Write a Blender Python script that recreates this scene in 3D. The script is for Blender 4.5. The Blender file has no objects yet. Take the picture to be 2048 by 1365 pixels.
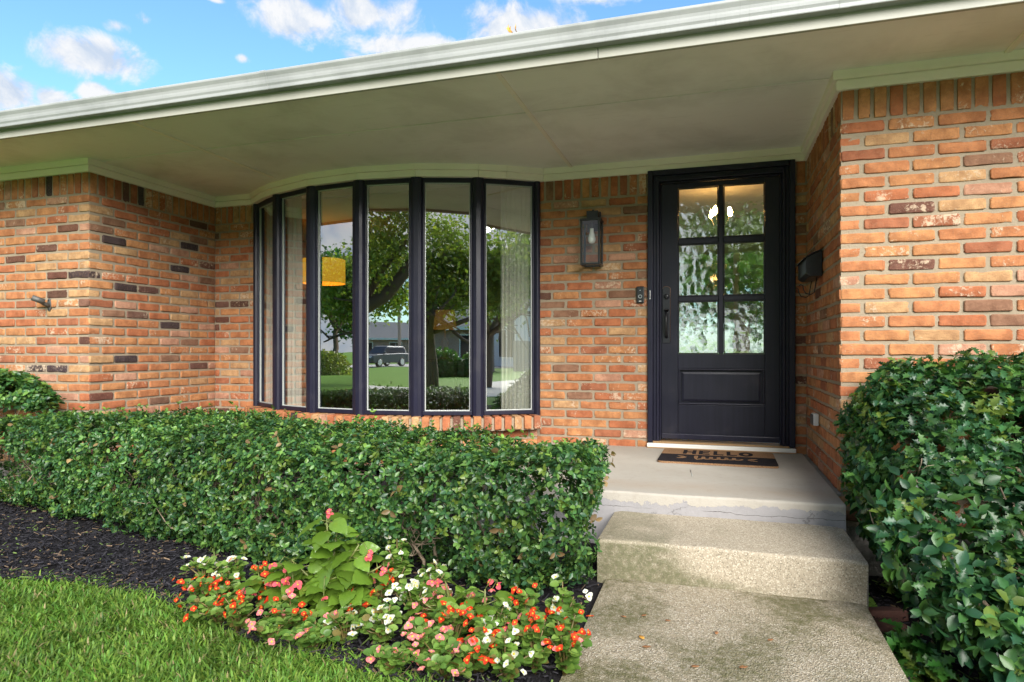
import bpy, math, random
import numpy as np
from mathutils import Vector, Matrix
random.seed(7); RNG = np.random.default_rng(11)
R_ = math.radians
SC = bpy.context.scene
COL = SC.collection
# ------------------------------------------------------------------ camera
CAM_Z = 1.08
F_PX, YAW, HOR = 1301.0, R_(17.3), 702.0
cd = bpy.data.cameras.new('camera'); cam = bpy.data.objects.new('camera', cd); COL.objects.link(cam)
cam.location = (0, 0, CAM_Z); cam.rotation_euler = (R_(90), 0, YAW)
cd.sensor_width = 36; cd.lens = F_PX / 2048 * 36; cd.shift_y = (HOR - 682.5) / 2048
cd.clip_start = 0.05; cd.clip_end = 2000
SC.camera = cam
# ------------------------------------------------------------------ sky
SUN_EL, SUN_AZ = 30, 148          # azimuth measured clockwise from +Y
w = bpy.data.worlds.new('World'); SC.world = w; w.use_nodes = True
def px_ray(x, y):
    u = (x - 1024) / F_PX; v = (HOR - y) / F_PX; c, s = math.cos(YAW), math.sin(YAW)
    return Vector((-s + u * c, c + u * s, v))
def build_world():
    nt = w.node_tree; N = nt.nodes; L = nt.links; N.clear()
    out = N.new('ShaderNodeOutputWorld'); bg = N.new('ShaderNodeBackground'); bg.inputs[1].default_value = 1.0
    sky = N.new('ShaderNodeTexSky'); sky.sky_type = 'NISHITA'; sky.sun_disc = False
    sky.sun_elevation = R_(SUN_EL); sky.sun_rotation = R_(SUN_AZ); sky.air_density = 1.0; sky.dust_density = 0.6; sky.ozone_density = 2.0
    tc = N.new('ShaderNodeTexCoord'); D = tc.outputs['Generated']
    def math_(op, a, b=None, clamp=False):
        n = N.new('ShaderNodeMath'); n.operation = op; n.use_clamp = clamp
        for i, v in enumerate((a, b)):
            if v is None: continue
            if isinstance(v, (int, float)): n.inputs[i].default_value = v
            else: L.new(v, n.inputs[i])
        return n.outputs[0]
    def vec_(op, a, b=None):
        n = N.new('ShaderNodeVectorMath'); n.operation = op
        for i, v in enumerate((a, b)):
            if v is None: continue
            if isinstance(v, (tuple, list)): n.inputs[i].default_value = v
            else: L.new(v, n.inputs[i])
        return n
    def noise(vec, scale, detail=8, rough=.58, dist=0.2):
        n = N.new('ShaderNodeTexNoise'); L.new(vec, n.inputs['Vector'])
        n.inputs['Scale'].default_value = scale; n.inputs['Detail'].default_value = detail
        n.inputs['Roughness'].default_value = rough; n.inputs['Distortion'].default_value = dist
        return n.outputs['Fac']
    clouds = [(195, 118, 100, 46, 1), (590, 38, 115, 46, 1), (745, 26, 130, 46, 1), (1060, 52, 150, 50, 1), (850, 100, 190, 32, 1),
              (25, 190, 70, 50, 1), (95, 195, 45, 28, .9), (195, 184, 36, 22, 1), (232, 52, 48, 24, .45), (290, 40, 34, 28, .4),
              (487, 118, 22, 14, .7), (700, 110, 60, 18, .6), (1180, -20, 160, 30, 1), (430, 0, 40, 9, .6), (-160, 150, 150, 60, 1), (-300, -60, 180, 60, 1),
              (900, -170, 260, 60, 1), (250, -160, 150, 50, .9)]
    fld = None
    for (x, y, rx, ry, k) in clouds:
        d = px_ray(x, y); ln = d.length; d = d / ln
        rr = rx / F_PX / ln
        df = vec_('SUBTRACT', D, tuple(d)); sc = vec_('MULTIPLY', df.outputs[0], (1 / rr, 1 / rr, 1 / rr * rx / ry))
        le = vec_('LENGTH', sc.outputs[0]); b = math_('SUBTRACT', 1.0 * k, le.outputs['Value'])
        fld = b if fld is None else math_('MAXIMUM', fld, b)
    sepy = N.new('ShaderNodeSeparateXYZ'); L.new(D, sepy.inputs[0])
    # scattered clouds, thinning towards the view over the roof, over the rest of the dome
    g = noise(vec_('ADD', D, (5.3, 2.1, 7.7)).outputs[0], 1.5, 4, .5, .3); g = math_('MULTIPLY', math_('SUBTRACT', g, math_('ADD', .475, math_('MULTIPLY', sepy.outputs[1], .17))), 7.0)
    fld = math_('MAXIMUM', fld, g)
    n1 = noise(D, 17, 9, .62, .35); nup = noise(vec_('ADD', D, (0, 0, .022)).outputs[0], 17, 9, .62, .35)
    f2 = math_('ADD', fld, math_('MULTIPLY', math_('SUBTRACT', n1, .50), 2.3))
    mr = N.new('ShaderNodeMapRange'); mr.interpolation_type = 'SMOOTHSTEP'; L.new(f2, mr.inputs[0])
    mr.inputs[1].default_value = -.02; mr.inputs[2].default_value = .60
    sh = math_('ADD', math_('MULTIPLY', math_('SUBTRACT', n1, nup), 4.0), .60, True)
    cr = N.new('ShaderNodeMix'); cr.data_type = 'RGBA'; L.new(sh, cr.inputs['Factor'])
    cr.inputs['A'].default_value = (.092, .108, .132, 1); cr.inputs['B'].default_value = (.142, .144, .148, 1)
    sm = vec_('MULTIPLY', sky.outputs[0], (SKY_K * .60, SKY_K * .80, SKY_K * .90))
    mx = N.new('ShaderNodeMix'); mx.data_type = 'RGBA'; L.new(mr.outputs[0], mx.inputs['Factor'])
    L.new(sm.outputs[0], mx.inputs['A']); L.new(cr.outputs['Result'], mx.inputs['B'])
    L.new(mx.outputs['Result'], bg.inputs[0]); L.new(bg.outputs[0], out.inputs[0])
SKY_K = 0.05
build_world()
# ------------------------------------------------------------------ sun (soft: bright hazy daylight)
sl = bpy.data.lights.new('sun', 'SUN'); sl.energy = 1.5; sl.angle = R_(45); sl.color = (1, .965, .91)
so = bpy.data.objects.new('sun', sl); COL.objects.link(so)
az = R_(SUN_AZ); el = R_(SUN_EL)
to_sun = Vector((math.sin(az) * math.cos(el), math.cos(az) * math.cos(el), math.sin(el)))
so.rotation_euler = (-to_sun).to_track_quat('-Z', 'Y').to_euler(); so.location = to_sun * 60
SC.view_settings.view_transform = 'Standard'; SC.view_settings.look = 'None'; SC.view_settings.gamma = 1
SC.view_settings.use_curve_mapping = False; SC.view_settings.exposure = 2.75
SC.render.engine = 'CYCLES'
SC.cycles.use_denoising = True; SC.cycles.max_bounces = 8; SC.cycles.transparent_max_bounces = 16
SC.cycles.caustics_reflective = False; SC.cycles.caustics_refractive = False; SC.cycles.sample_clamp_indirect = 6
# ------------------------------------------------------------------ helpers: tags, meshes
def tag(o, label=None, cat=None, group=None, kind=None):
    if label: o['label'] = label
    if cat: o['category'] = cat
    if group: o['group'] = group
    if kind: o['kind'] = kind
    return o
def empty(name, loc=(0, 0, 0), rz=0, **k):
    o = bpy.data.objects.new(name, None); COL.objects.link(o); o.location = loc; o.rotation_euler = (0, 0, rz)
    o.empty_display_size = .1
    tag(o, **k); return o
def link(name, me, mat=None, parent=None):
    o = bpy.data.objects.new(name, me); COL.objects.link(o)
    if mat is not None and not me.materials: me.materials.append(mat)
    if parent is not None: o.parent = parent
    return o
def np_mesh(name, V, F, mat, parent=None, vc=None, smooth=True, F4=None):
    V = np.asarray(V, dtype=np.float32); me = bpy.data.meshes.new(name)
    F = np.zeros((0, 3), np.int32) if F is None else np.asarray(F, dtype=np.int32).reshape(-1, 3)
    F4 = np.zeros((0, 4), np.int32) if F4 is None else np.asarray(F4, dtype=np.int32).reshape(-1, 4)
    nl = F.size + F4.size; nf = len(F) + len(F4)
    me.vertices.add(len(V)); me.vertices.foreach_set('co', V.ravel())
    me.loops.add(nl); me.loops.foreach_set('vertex_index', np.concatenate([F.ravel(), F4.ravel()]))
    me.polygons.add(nf)
    st = np.concatenate([np.arange(len(F)) * 3, F.size + np.arange(len(F4)) * 4]).astype(np.int32)
    me.polygons.foreach_set('loop_start', st)
    me.polygons.foreach_set('use_smooth', np.full(nf, smooth, dtype=bool))
    if vc is not None:
        vc = np.asarray(vc, dtype=np.float32)
        if vc.shape[1] == 3: vc = np.concatenate([vc, np.ones((len(vc), 1), np.float32)], 1)
        a = me.attributes.new('vc', 'FLOAT_COLOR', 'POINT'); a.data.foreach_set('color', vc.ravel())
    me.update(calc_edges=True); me.validate()
    return link(name, me, mat, parent)
class MB:
    """collects shapes, builds one mesh object"""
    def __init__(s): s.v = []; s.f = []
    def box(s, x0, x1, y0, y1, z0, z1):
        b = len(s.v); s.v += [(x, y, z) for z in (z0, z1) for y in (y0, y1) for x in (x0, x1)]
        s.f += [tuple(b + i for i in q) for q in ((0, 2, 3, 1), (4, 5, 7, 6), (0, 1, 5, 4), (2, 6, 7, 3), (0, 4, 6, 2), (1, 3, 7, 5))]; return s
    def obox(s, c, ax, ay, az):
        """oriented box: centre and three half-axis vectors"""
        b = len(s.v); c, ax, ay, az = map(Vector, (c, ax, ay, az))
        s.v += [tuple(c + i * ax + j * ay + k * az) for k in (-1, 1) for j in (-1, 1) for i in (-1, 1)]
        s.f += [tuple(b + i for i in q) for q in ((0, 2, 3, 1), (4, 5, 7, 6), (0, 1, 5, 4), (2, 6, 7, 3), (0, 4, 6, 2), (1, 3, 7, 5))]; return s
    def prism(s, poly, z0, z1):
        b = len(s.v); n = len(poly)
        s.v += [(x, y, z0) for x, y in poly] + [(x, y, z1) for x, y in poly]
        s.f += [tuple(b + i for i in range(n))[::-1], tuple(b + n + i for i in range(n))]
        s.f += [(b + i, b + (i + 1) % n, b + n + (i + 1) % n, b + n + i) for i in range(n)]; return s
    def loft(s, rings, cap=True):
        b = len(s.v); n = len(rings[0])
        for r in rings: s.v += [tuple(p) for p in r]
        for i in range(len(rings) - 1):
            for j in range(n):
                k = (j + 1) % n; s.f.append((b + i * n + j, b + i * n + k, b + (i + 1) * n + k, b + (i + 1) * n + j))
        if cap: s.f.append(tuple(b + j for j in range(n))[::-1]); s.f.append(tuple(b + (len(rings) - 1) * n + j for j in range(n)))
        return s
    def tube(s, pts, rad, n=8, cap=True):
        pts = [Vector(p) for p in pts]; rad = rad if isinstance(rad, (list, tuple)) else [rad] * len(pts)
        rings = []; up = None
        for i, p in enumerate(pts):
            d = (pts[min(i + 1, len(pts) - 1)] - pts[max(i - 1, 0)]).normalized()
            if up is None: up = d.orthogonal().normalized()
            up = (up - d * up.dot(d)).normalized(); sd = d.cross(up)
            rings.append([p + rad[i] * (math.cos(2 * math.pi * k / n) * up + math.sin(2 * math.pi * k / n) * sd) for k in range(n)])
        return s.loft(rings, cap)
    def lathe(s, c, prof, n=20):
        """prof: list of (radius, z) around the vertical axis through c"""
        return s.loft([[(c[0] + r * math.cos(2 * math.pi * k / n), c[1] + r * math.sin(2 * math.pi * k / n), c[2] + z) for k in range(n)] for r, z in prof])
    def build(s, name, mat, parent=None, smooth=False, bevel=0, seg=2):
        me = bpy.data.meshes.new(name); me.from_pydata(s.v, [], s.f); me.update()
        if smooth: me.polygons.foreach_set('use_smooth', [True] * len(me.polygons))
        o = link(name, me, mat, parent)
        if bevel:
            m = o.modifiers.new('bevel', 'BEVEL'); m.width = bevel; m.segments = seg; m.limit_method = 'ANGLE'; m.angle_limit = R_(40)
        return o
def fix_normals(o):
    import bmesh
    bm = bmesh.new(); bm.from_mesh(o.data); bmesh.ops.recalc_face_normals(bm, faces=bm.faces); bm.to_mesh(o.data); bm.free(); return o
# value noise in numpy
_LAT = RNG.random((32, 32, 32))
def vnoise(P, sc=1.0, off=0.0):
    P = np.asarray(P, dtype=np.float64) * sc + off + 100.0
    i = np.floor(P).astype(int); f = P - i; f = f * f * (3 - 2 * f); r = 0
    for dx in (0, 1):
        for dy in (0, 1):
            for dz in (0, 1):
                wgt = (f[..., 0] if dx else 1 - f[..., 0]) * (f[..., 1] if dy else 1 - f[..., 1]) * (f[..., 2] if dz else 1 - f[..., 2])
                r = r + wgt * _LAT[(i[..., 0] + dx) % 32, (i[..., 1] + dy) % 32, (i[..., 2] + dz) % 32]
    return r
# photograph pixel -> point on a known plane
def on_z(x, y, z): r = px_ray(x, y); t = (z - CAM_Z) / r.z; return Vector((r.x * t, r.y * t, z))
def on_y(x, y, Y): r = px_ray(x, y); t = Y / r.y; return Vector((r.x * t, Y, CAM_Z + r.z * t))
def on_x(x, y, X): r = px_ray(x, y); t = X / r.x; return Vector((X, r.y * t, CAM_Z + r.z * t))
# ------------------------------------------------------------------ materials
class NT:
    def __init__(s, name):
        s.m = bpy.data.materials.new(name); s.m.use_nodes = True; s.t = s.m.node_tree; s.N = s.t.nodes; s.L = s.t.links
        s.p = s.N['Principled BSDF']; s.out = s.N['Material Output']
        s.geo = s.N.new('ShaderNodeNewGeometry').outputs['Position']
    def set(s, i, v):
        if hasattr(v, 'is_output') or isinstance(v, bpy.types.NodeSocket): s.L.new(v, i)
        else: i.default_value = v
    def noise(s, scale=5, detail=4, rough=.5, dist=0, vec=None, col=False):
        n = s.N.new('ShaderNodeTexNoise'); s.L.new(vec or s.geo, n.inputs['Vector'])
        n.inputs['Scale'].default_value = scale; n.inputs['Detail'].default_value = detail; n.inputs['Roughness'].default_value = rough; n.inputs['Distortion'].default_value = dist
        return n.outputs['Color' if col else 'Fac']
    def voro(s, scale, feature='F1', out='Distance', vec=None, rand=1):
        n = s.N.new('ShaderNodeTexVoronoi'); n.feature = feature; s.L.new(vec or s.geo, n.inputs['Vector']); n.inputs['Scale'].default_value = scale
        n.inputs['Randomness'].default_value = rand
        return n.outputs[out]
    def ramp(s, v, a, b, lo=0., hi=1., smooth=True):
        n = s.N.new('ShaderNodeMapRange'); n.interpolation_type = 'SMOOTHSTEP' if smooth else 'LINEAR'
        s.set(n.inputs[0], v); s.set(n.inputs[1], a); s.set(n.inputs[2], b); s.set(n.inputs[3], lo); s.set(n.inputs[4], hi); return n.outputs[0]
    def mix(s, f, a, b, mode='MIX'):
        n = s.N.new('ShaderNodeMix'); n.data_type = 'RGBA'; n.blend_type = mode
        s.set(n.inputs['Factor'], f); s.set(n.inputs['A'], a if not isinstance(a, tuple) else (*a[:3], 1)); s.set(n.inputs['B'], b if not isinstance(b, tuple) else (*b[:3], 1))
        return n.outputs['Result']
    def math(s, op, a, b=0., clamp=False):
        n = s.N.new('ShaderNodeMath'); n.operation = op; n.use_clamp = clamp; s.set(n.inputs[0], a); s.set(n.inputs[1], b); return n.outputs[0]
    def scale(s, vec, k):
        n = s.N.new('ShaderNodeVectorMath'); n.operation = 'MULTIPLY'; s.set(n.inputs[0], vec); n.inputs[1].default_value = k; return n.outputs[0]
    def sep(s, vec=None):
        n = s.N.new('ShaderNodeSeparateXYZ'); s.L.new(vec or s.geo, n.inputs[0]); return n.outputs
    def attr(s, name='vc'):
        n = s.N.new('ShaderNodeAttribute'); n.attribute_name = name; return n.outputs['Color'], n.outputs['Alpha']
    def bump(s, h, st=.3, d=.01):
        n = s.N.new('ShaderNodeBump'); s.set(n.inputs['Height'], h); n.inputs['Strength'].default_value = st; n.inputs['Distance'].default_value = d
        return n.outputs['Normal']
    def done(s, col=None, rough=None, nrm=None, spec=None, metal=None, **k):
        P = s.p.inputs
        if col is not None: s.set(P['Base Color'], (*col[:3], 1) if isinstance(col, tuple) else col)
        if rough is not None: s.set(P['Roughness'], rough)
        if nrm is not None: s.set(P['Normal'], nrm)
        if spec is not None: s.set(P['Specular IOR Level'], spec)
        if metal is not None: s.set(P['Metallic'], metal)
        for a, b in k.items(): s.set(P[a], b)
        return s.m
M = {}
def plain(name, col, rough=.5, var=.12, sc=20, bump=.0, spec=.5, metal=0.):
    n = NT(name); nz = n.noise(sc, 5, .6)
    c = n.mix(nz, tuple(k * (1 - var) for k in col), tuple(min(1, k * (1 + var)) for k in col))
    M[name] = n.done(c, rough, n.bump(n.noise(sc * 3, 4), bump, .005) if bump else None, spec, metal); return M[name]
# brick: colour per brick, wear and lime wash from the shader
def m_brick():
    n = NT('brick'); c, a = n.attr('vc')
    n1 = n.noise(13, 5, .65); n2 = n.noise(46, 6, .7, .5); n3 = n.noise(150, 3, .6); n4 = n.noise(7, 3, .5)
    c = n.mix(n.ramp(n1, .3, .72), n.mix(1., c, (.72, .64, .60), 'MULTIPLY'), n.mix(1., c, (1.22, 1.20, 1.14), 'MULTIPLY'))
    c = n.mix(n.ramp(n3, .48, .72, 0, .45), c, (.27, .15, .09))
    # lime and old paint left on the face
    thr = n.math('SUBTRACT', .675, n.math('MULTIPLY', a, .155))
    lm = n.math('ADD', n.math('MULTIPLY', n2, .62), n.math('MULTIPLY', n4, .42))
    lime = n.ramp(lm, thr, n.math('ADD', thr, .10), 0, .80)
    c = n.mix(lime, c, (.60, .46, .33))
    dk = n.ramp(n.noise(31, 5, .7, 1.2), .66, .76, 0, .55); c = n.mix(dk, c, (.10, .065, .05))
    h = n.math('ADD', n.math('MULTIPLY', n2, .7), n.math('MULTIPLY', n3, .5))
    h = n.math('ADD', h, n.math('MULTIPLY', lime, .12))
    M['brick'] = n.done(c, .88, n.bump(h, .9, .006), .2)
m_brick()
def m_mortar():
    n = NT('mortar'); n1 = n.noise(5, 4); n2 = n.noise(60, 5, .7); n3 = n.noise(230, 2)
    c = n.mix(n1, (.28, .224, .158), (.365, .30, .222)); c = n.mix(n.ramp(n2, .45, .75, 0, .45), c, (.235, .18, .125))
    M['mortar'] = n.done(c, .95, n.bump(n.math('ADD', n2, n.math('MULTIPLY', n3, .6)), .6, .006), .15)
m_mortar()
def m_paint(name, col, dirt, st=.35, rough=.55, sv=(3, 30, 40)):
    n = NT(name); n1 = n.noise(1.7, 5, .62, .3); st_v = n.scale(n.geo, sv); n2 = n.noise(1.5, 6, .65, vec=st_v); n3 = n.noise(70, 4, .6)
    c = n.mix(n.ramp(n1, .42, .78, 0, st), col, dirt); c = n.mix(n.ramp(n2, .55, .8, 0, st * .7), c, dirt)
    c = n.mix(n.ramp(n.noise(34, 5, .75), .68, .74, 0, .35), c, tuple(k * .45 for k in dirt))
    M[name] = n.done(c, rough, n.bump(n.math('ADD', n3, n2), .16, .003), .4)
m_paint('soffit_paint_lifted', (.89, .875, .86), (.63, .61, .58), .65, .75)  # same off-white as the fascia, lightened to make up for eave shade
m_paint('trim_paint', (.90, .83, .75), (.66, .61, .53), .3, .5)
m_paint('gutter_paint', (.33, .34, .34), (.19, .20, .197), .75, .45, (45, 4, 3))
m_paint('fascia_paint_dimmed', (.40, .392, .345), (.28, .28, .235), .45, .5)  # same off-white as the soffit, darkened to hold down the direct light
def m_frame():
    for nm, col in (('navy_paint', (.0135, .0132, .028)), ('navy_door', (.0112, .0114, .0225))):
        n = NT(nm); v = n.scale(n.geo, (22, 22, 1.2)); a = n.noise(1.6, 7, .7, .4, v); b = n.noise(4, 4)
        c = n.mix(n.ramp(a, .35, .75), tuple(k * .85 for k in col), tuple(k * 1.25 for k in col)); c = n.mix(n.ramp(b, .55, .75, 0, .3), c, (.05, .045, .05))
        M[nm] = n.done(c, n.ramp(b, .2, .8, .30, .46), n.bump(a, .05, .001), .32)
m_frame()
plain('black_metal', (.012, .012, .014), .38, .3, 30, .05)
plain('bronze_black', (.014, .014, .020), .3, .4, 40, .08)
plain('aged_metal', (.11, .11, .105), .55, .4, 60, .2, metal=.4)
plain('white_paint', (.78, .77, .72), .45, .06, 20)
plain('threshold_wood', (.33, .20, .09), .6, .3, 30)
plain('bead', (.46, .48, .46), .4, .08, 20)
plain('curtain', (.88, .85, .77), .9, .08, 12)
plain('room_wall', (.42, .37, .31), .8, .1, 3)
plain('room_ceiling', (.62, .58, .52), .8, .05, 3)
plain('room_floor', (.16, .10, .06), .4, .3, 6)
plain('grey_plastic', (.62, .63, .63), .45, .06, 20)
plain('black_plastic', (.013, .014, .016), .3, .1, 20)
plain('silver', (.55, .55, .55), .3, .1, 20, metal=.9)
plain('twig', (.30, .235, .17), .85, .35, 60, .3, .2)
plain('bark', (.13, .095, .07), .92, .45, 9, .8, .2)
plain('dead_leaf', (.33, .15, .06), .6, .5, 60)
plain('golden_leaf', (.62, .30, .05), .5, .3, 60)
plain('roof_shingle', (.23, .22, .21), .9, .25, 12, .4)
plain('plywood', (.3, .25, .2), .9)
plain('rubber', (.015, .015, .016), .7)
plain('car_paint', (.035, .05, .065), .22, .08, 5)
plain('car_glass', (.02, .025, .03), .06, .05, 5)
plain('pole_wood', (.33, .27, .22), .85, .2, 10, .3)
plain('white_siding', (.70, .70, .68), .6, .06, 6)
plain('fence_wood', (.33, .24, .19), .85, .25, 8, .3)
plain('asphalt', (.16, .16, .165), .9, .15, 3, .2)
def emis(name, col, st, base=(.8, .8, .8)):
    n = NT(name); M[name] = n.done(base, .5); n.p.inputs['Emission Color'].default_value = (*col, 1); n.p.inputs['Emission Strength'].default_value = st
emis('bulb_lit', (1, .55, .16), 36)
emis('amber_shade', (1, .50, .06), .02, (.42, .29, .12))
emis('yellow_shade', (1, .50, .03), .13, (.75, .42, .05))
emis('amber_crystal', (1, .62, .22), 1.3, (.8, .6, .3))
def m_bulb():
    n = NT('bulb_off'); M['bulb_off'] = n.done((.86, .86, .84), .25, Coat_Weight=0) if False else n.done((.86, .86, .84), .25)
m_bulb()
# glass
def m_glass():
    n = NT('window_glass'); gl = n.N.new('ShaderNodeBsdfGlossy'); gl.inputs['Roughness'].default_value = 0.0; gl.inputs['Color'].default_value = (.93, .96, .97, 1)
    tr = n.N.new('ShaderNodeBsdfTransparent'); tr.inputs['Color'].default_value = (.92, .96, .94, 1)
    b = n.bump(n.noise(1.3, 2, .4), .03, .03); n.L.new(b, gl.inputs['Normal'])
    lw = n.N.new('ShaderNodeLayerWeight'); lw.inputs['Blend'].default_value = .5
    f = n.ramp(lw.outputs['Facing'], 0, 1, .50, .52, False)
    mx = n.N.new('ShaderNodeMixShader'); n.L.new(f, mx.inputs[0]); n.L.new(tr.outputs[0], mx.inputs[1]); n.L.new(gl.outputs[0], mx.inputs[2]); n.L.new(mx.outputs[0], n.out.inputs[0])
    M['window_glass'] = n.m
    n = NT('clear_glass'); gl = n.N.new('ShaderNodeBsdfGlossy'); gl.inputs['Roughness'].default_value = 0.02
    tr = n.N.new('ShaderNodeBsdfTransparent'); tr.inputs['Color'].default_value = (.9, .93, .92, 1)
    mx = n.N.new('ShaderNodeMixShader'); mx.inputs[0].default_value = .055; n.L.new(tr.outputs[0], mx.inputs[1]); n.L.new(gl.outputs[0], mx.inputs[2]); n.L.new(mx.outputs[0], n.out.inputs[0])
    M['clear_glass'] = n.m
    # hammered door glass
    n = NT('hammered_glass')
    v = n.scale(n.geo, (1, 1, .62)); wv = n.N.new('ShaderNodeVectorMath'); wv.operation = 'ADD'; n.L.new(v, wv.inputs[0]); n.L.new(n.scale(n.noise(18, 2, .5, col=True), (.03, .0, .03)), wv.inputs[1])
    vd = n.voro(23, 'SMOOTH_F1', vec=wv.outputs[0]); h = n.math('ADD', vd, n.math('MULTIPLY', n.noise(20, 2, .5), .5))
    b = n.bump(h, .45, .006)
    gl = n.N.new('ShaderNodeBsdfGlossy'); gl.inputs['Roughness'].default_value = 0.07; gl.inputs['Color'].default_value = (.80, .81, .77, 1); n.L.new(b, gl.inputs['Normal'])
    rf = n.N.new('ShaderNodeBsdfRefraction'); rf.inputs['IOR'].default_value = 1.14; rf.inputs['Roughness'].default_value = .08; rf.inputs['Color'].default_value = (.9, .9, .86, 1); n.L.new(b, rf.inputs['Normal'])
    mx = n.N.new('ShaderNodeMixShader'); mx.inputs[0].default_value = .6; n.L.new(rf.outputs[0], mx.inputs[1]); n.L.new(gl.outputs[0], mx.inputs[2]); n.L.new(mx.outputs[0], n.out.inputs[0])
    M['hammered_glass'] = n.m
m_glass()
# leaves: colour per leaf in vc
def m_leaf(name, rough=.32, spec=.5, trans=.25, vein=True):
    n = NT(name); c, a = n.attr('vc'); nz = n.noise(55, 3, .5)
    c = n.mix(nz, n.mix(1., c, (.78, .8, .8), 'MULTIPLY'), n.mix(1., c, (1.2, 1.18, 1.15), 'MULTIPLY'))
    n.done(c, rough, n.bump(n.noise(130, 2), .12, .002) if vein else None, spec)
    tl = n.N.new('ShaderNodeBsdfTranslucent'); n.L.new(n.mix(1., c, (1.5, 1.7, .7), 'MULTIPLY'), tl.inputs['Color'])
    mx = n.N.new('ShaderNodeMixShader'); mx.inputs[0].default_value = trans; n.L.new(n.p.outputs[0], mx.inputs[1]); n.L.new(tl.outputs[0], mx.inputs[2]); n.L.new(mx.outputs[0], n.out.inputs[0])
    M[name] = n.m
m_leaf('glossy_leaf', .36, .42, .2); m_leaf('soft_leaf', .38, .45, .3); m_leaf('grass_blade', .5, .3, .3); m_leaf('petal', .6, .25, .35); m_leaf('tree_leaf', .45, .4, .5); m_leaf('mulch_chip', .75, .3, 0.0)
def m_concrete():
    n = NT('porch_concrete'); n1 = n.noise(2.2, 5, .6, .4); n2 = n.noise(22, 6, .7); n3 = n.noise(120, 3, .6)
    c = n.mix(n1, (.33, .298, .248), (.455, .428, .382)); c = n.mix(n.ramp(n2, .5, .75, 0, .35), c, (.28, .245, .2))
    X = n.sep(); wob = n.math('ADD', X[2], n.math('MULTIPLY', n.math('SUBTRACT', n.noise(6, 6, .7), .5), .20))
    # smoothed cement repair on the front face, with hairline cracks
    face = n.math('LESS_THAN', X[1], 3.545); patch = n.math('MULTIPLY', n.math('LESS_THAN', wob, .283), face)
    gcol = n.mix(n2, (.24, .23, .235), (.345, .335, .34)); c = n.mix(patch, c, gcol)
    cv = n.scale(n.geo, (1.1, 1, 5.2)); dn = n.N.new('ShaderNodeVectorMath'); dn.operation = 'ADD'; n.L.new(cv, dn.inputs[0]); n.L.new(n.scale(n.noise(9, 5, .7, col=True), (.25, 0, .55)), dn.inputs[1])
    ed = n.voro(1.7, 'DISTANCE_TO_EDGE', vec=dn.outputs[0]); crack = n.math('MULTIPLY', n.ramp(ed, .0, .010, 1, 0), n.math('MULTIPLY', patch, n.ramp(n.noise(3, 2), .46, .56)))
    lz = n.math('ADD', .246, n.math('MULTIPLY', n.math('SUBTRACT', n.noise(5.5, 6, .62), .5), .055)); ln_ = n.ramp(n.math('ABSOLUTE', n.math('SUBTRACT', X[2], lz)), .0002, .0017, 1, 0)
    crack = n.math('MAXIMUM', n.math('MULTIPLY', crack, .5), n.math('MULTIPLY', ln_, n.math('MULTIPLY', face, n.ramp(n.noise(2.3, 2), .42, .5))))
    c = n.mix(n.math('MULTIPLY', crack, .9), c, (.05, .045, .04))
    # rust-brown wear behind the front edge
    band = n.ramp(n.math('ABSOLUTE', n.math('SUBTRACT', X[1], 3.72)), .0, .22, 1, 0); c = n.mix(n.math('MULTIPLY', band, n.ramp(n1, .35, .7, .1, .55)), c, (.33, .24, .16))
    c = n.mix(n.ramp(n.noise(46, 4, .7), .70, .74, 0, .5), c, (.14, .11, .08))
    h = n.math('SUBTRACT', n.math('ADD', n2, n.math('MULTIPLY', n3, .6)), n.math('MULTIPLY', crack, 2.0)); h = n.math('SUBTRACT', h, n.math('MULTIPLY', patch, .5))
    M['porch_concrete'] = n.done(c, .86, n.bump(h, .4, .006), .25)
    n = NT('walk_concrete'); n1 = n.noise(2.0, 5, .62, .6); n2 = n.noise(30, 6, .75); X = n.sep()
    vcol = n.voro(190, out='Color'); vd = n.voro(190)
    sp = n.N.new('ShaderNodeSeparateColor'); n.L.new(vcol, sp.inputs[0])
    base = n.mix(n2, (.31, .255, .173), (.455, .39, .287)); base = n.mix(n.ramp(sp.outputs[0], .70, .74, 0, .75), base, (.58, .52, .42)); base = n.mix(n.ramp(sp.outputs[1], .80, .84, 0, .6), base, (.16, .13, .09))
    moss = n.ramp(n.math('ADD', n.math('MULTIPLY', n1, 1.0), n.math('MULTIPLY', n2, .35)), .55, .84)
    mcol = n.mix(n.noise(60, 4), (.065, .068, .022), (.15, .14, .058)); c = n.mix(n.math('MULTIPLY', moss, n.ramp(n2, .3, .65, .45, .95)), base, mcol)
    n5 = n.noise(1.2, 4, .6, .8, n.scale(n.geo, (1, 1.6, 1))); c = n.mix(n.ramp(n5, .56, .70, 0, .38), c, (.12, .12, .06))
    # worn, cleaner nosing and right half of the tread
    M['walk_concrete'] = n.done(c, .92, n.bump(n.math('ADD', n2, n.math('MULTIPLY', vd, 1.2)), .75, .008), .2)
    n = NT('step_concrete'); n1 = n.noise(2.4, 5, .6, .5); n2 = n.noise(34, 6, .75); X = n.sep()
    vcol = n.voro(230, out='Color'); sp = n.N.new('ShaderNodeSeparateColor'); n.L.new(vcol, sp.inputs[0])
    base = n.mix(n2, (.315, .262, .19), (.435, .38, .292)); base = n.mix(n.ramp(sp.outputs[0], .76, .8, 0, .6), base, (.62, .56, .45))
    sx = n.ramp(X[0], -.5, .35, .62, 0., True); low = n.ramp(X[2], .05, .13, .28, 0.); 
    mm = n.math('ADD', n.math('ADD', sx, low), n.math('MULTIPLY', n.math('SUBTRACT', n1, .5), 1.6)); moss = n.math('MULTIPLY', n.ramp(mm, .22, .62), n.ramp(n2, .25, .62, .35, 1))
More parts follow.
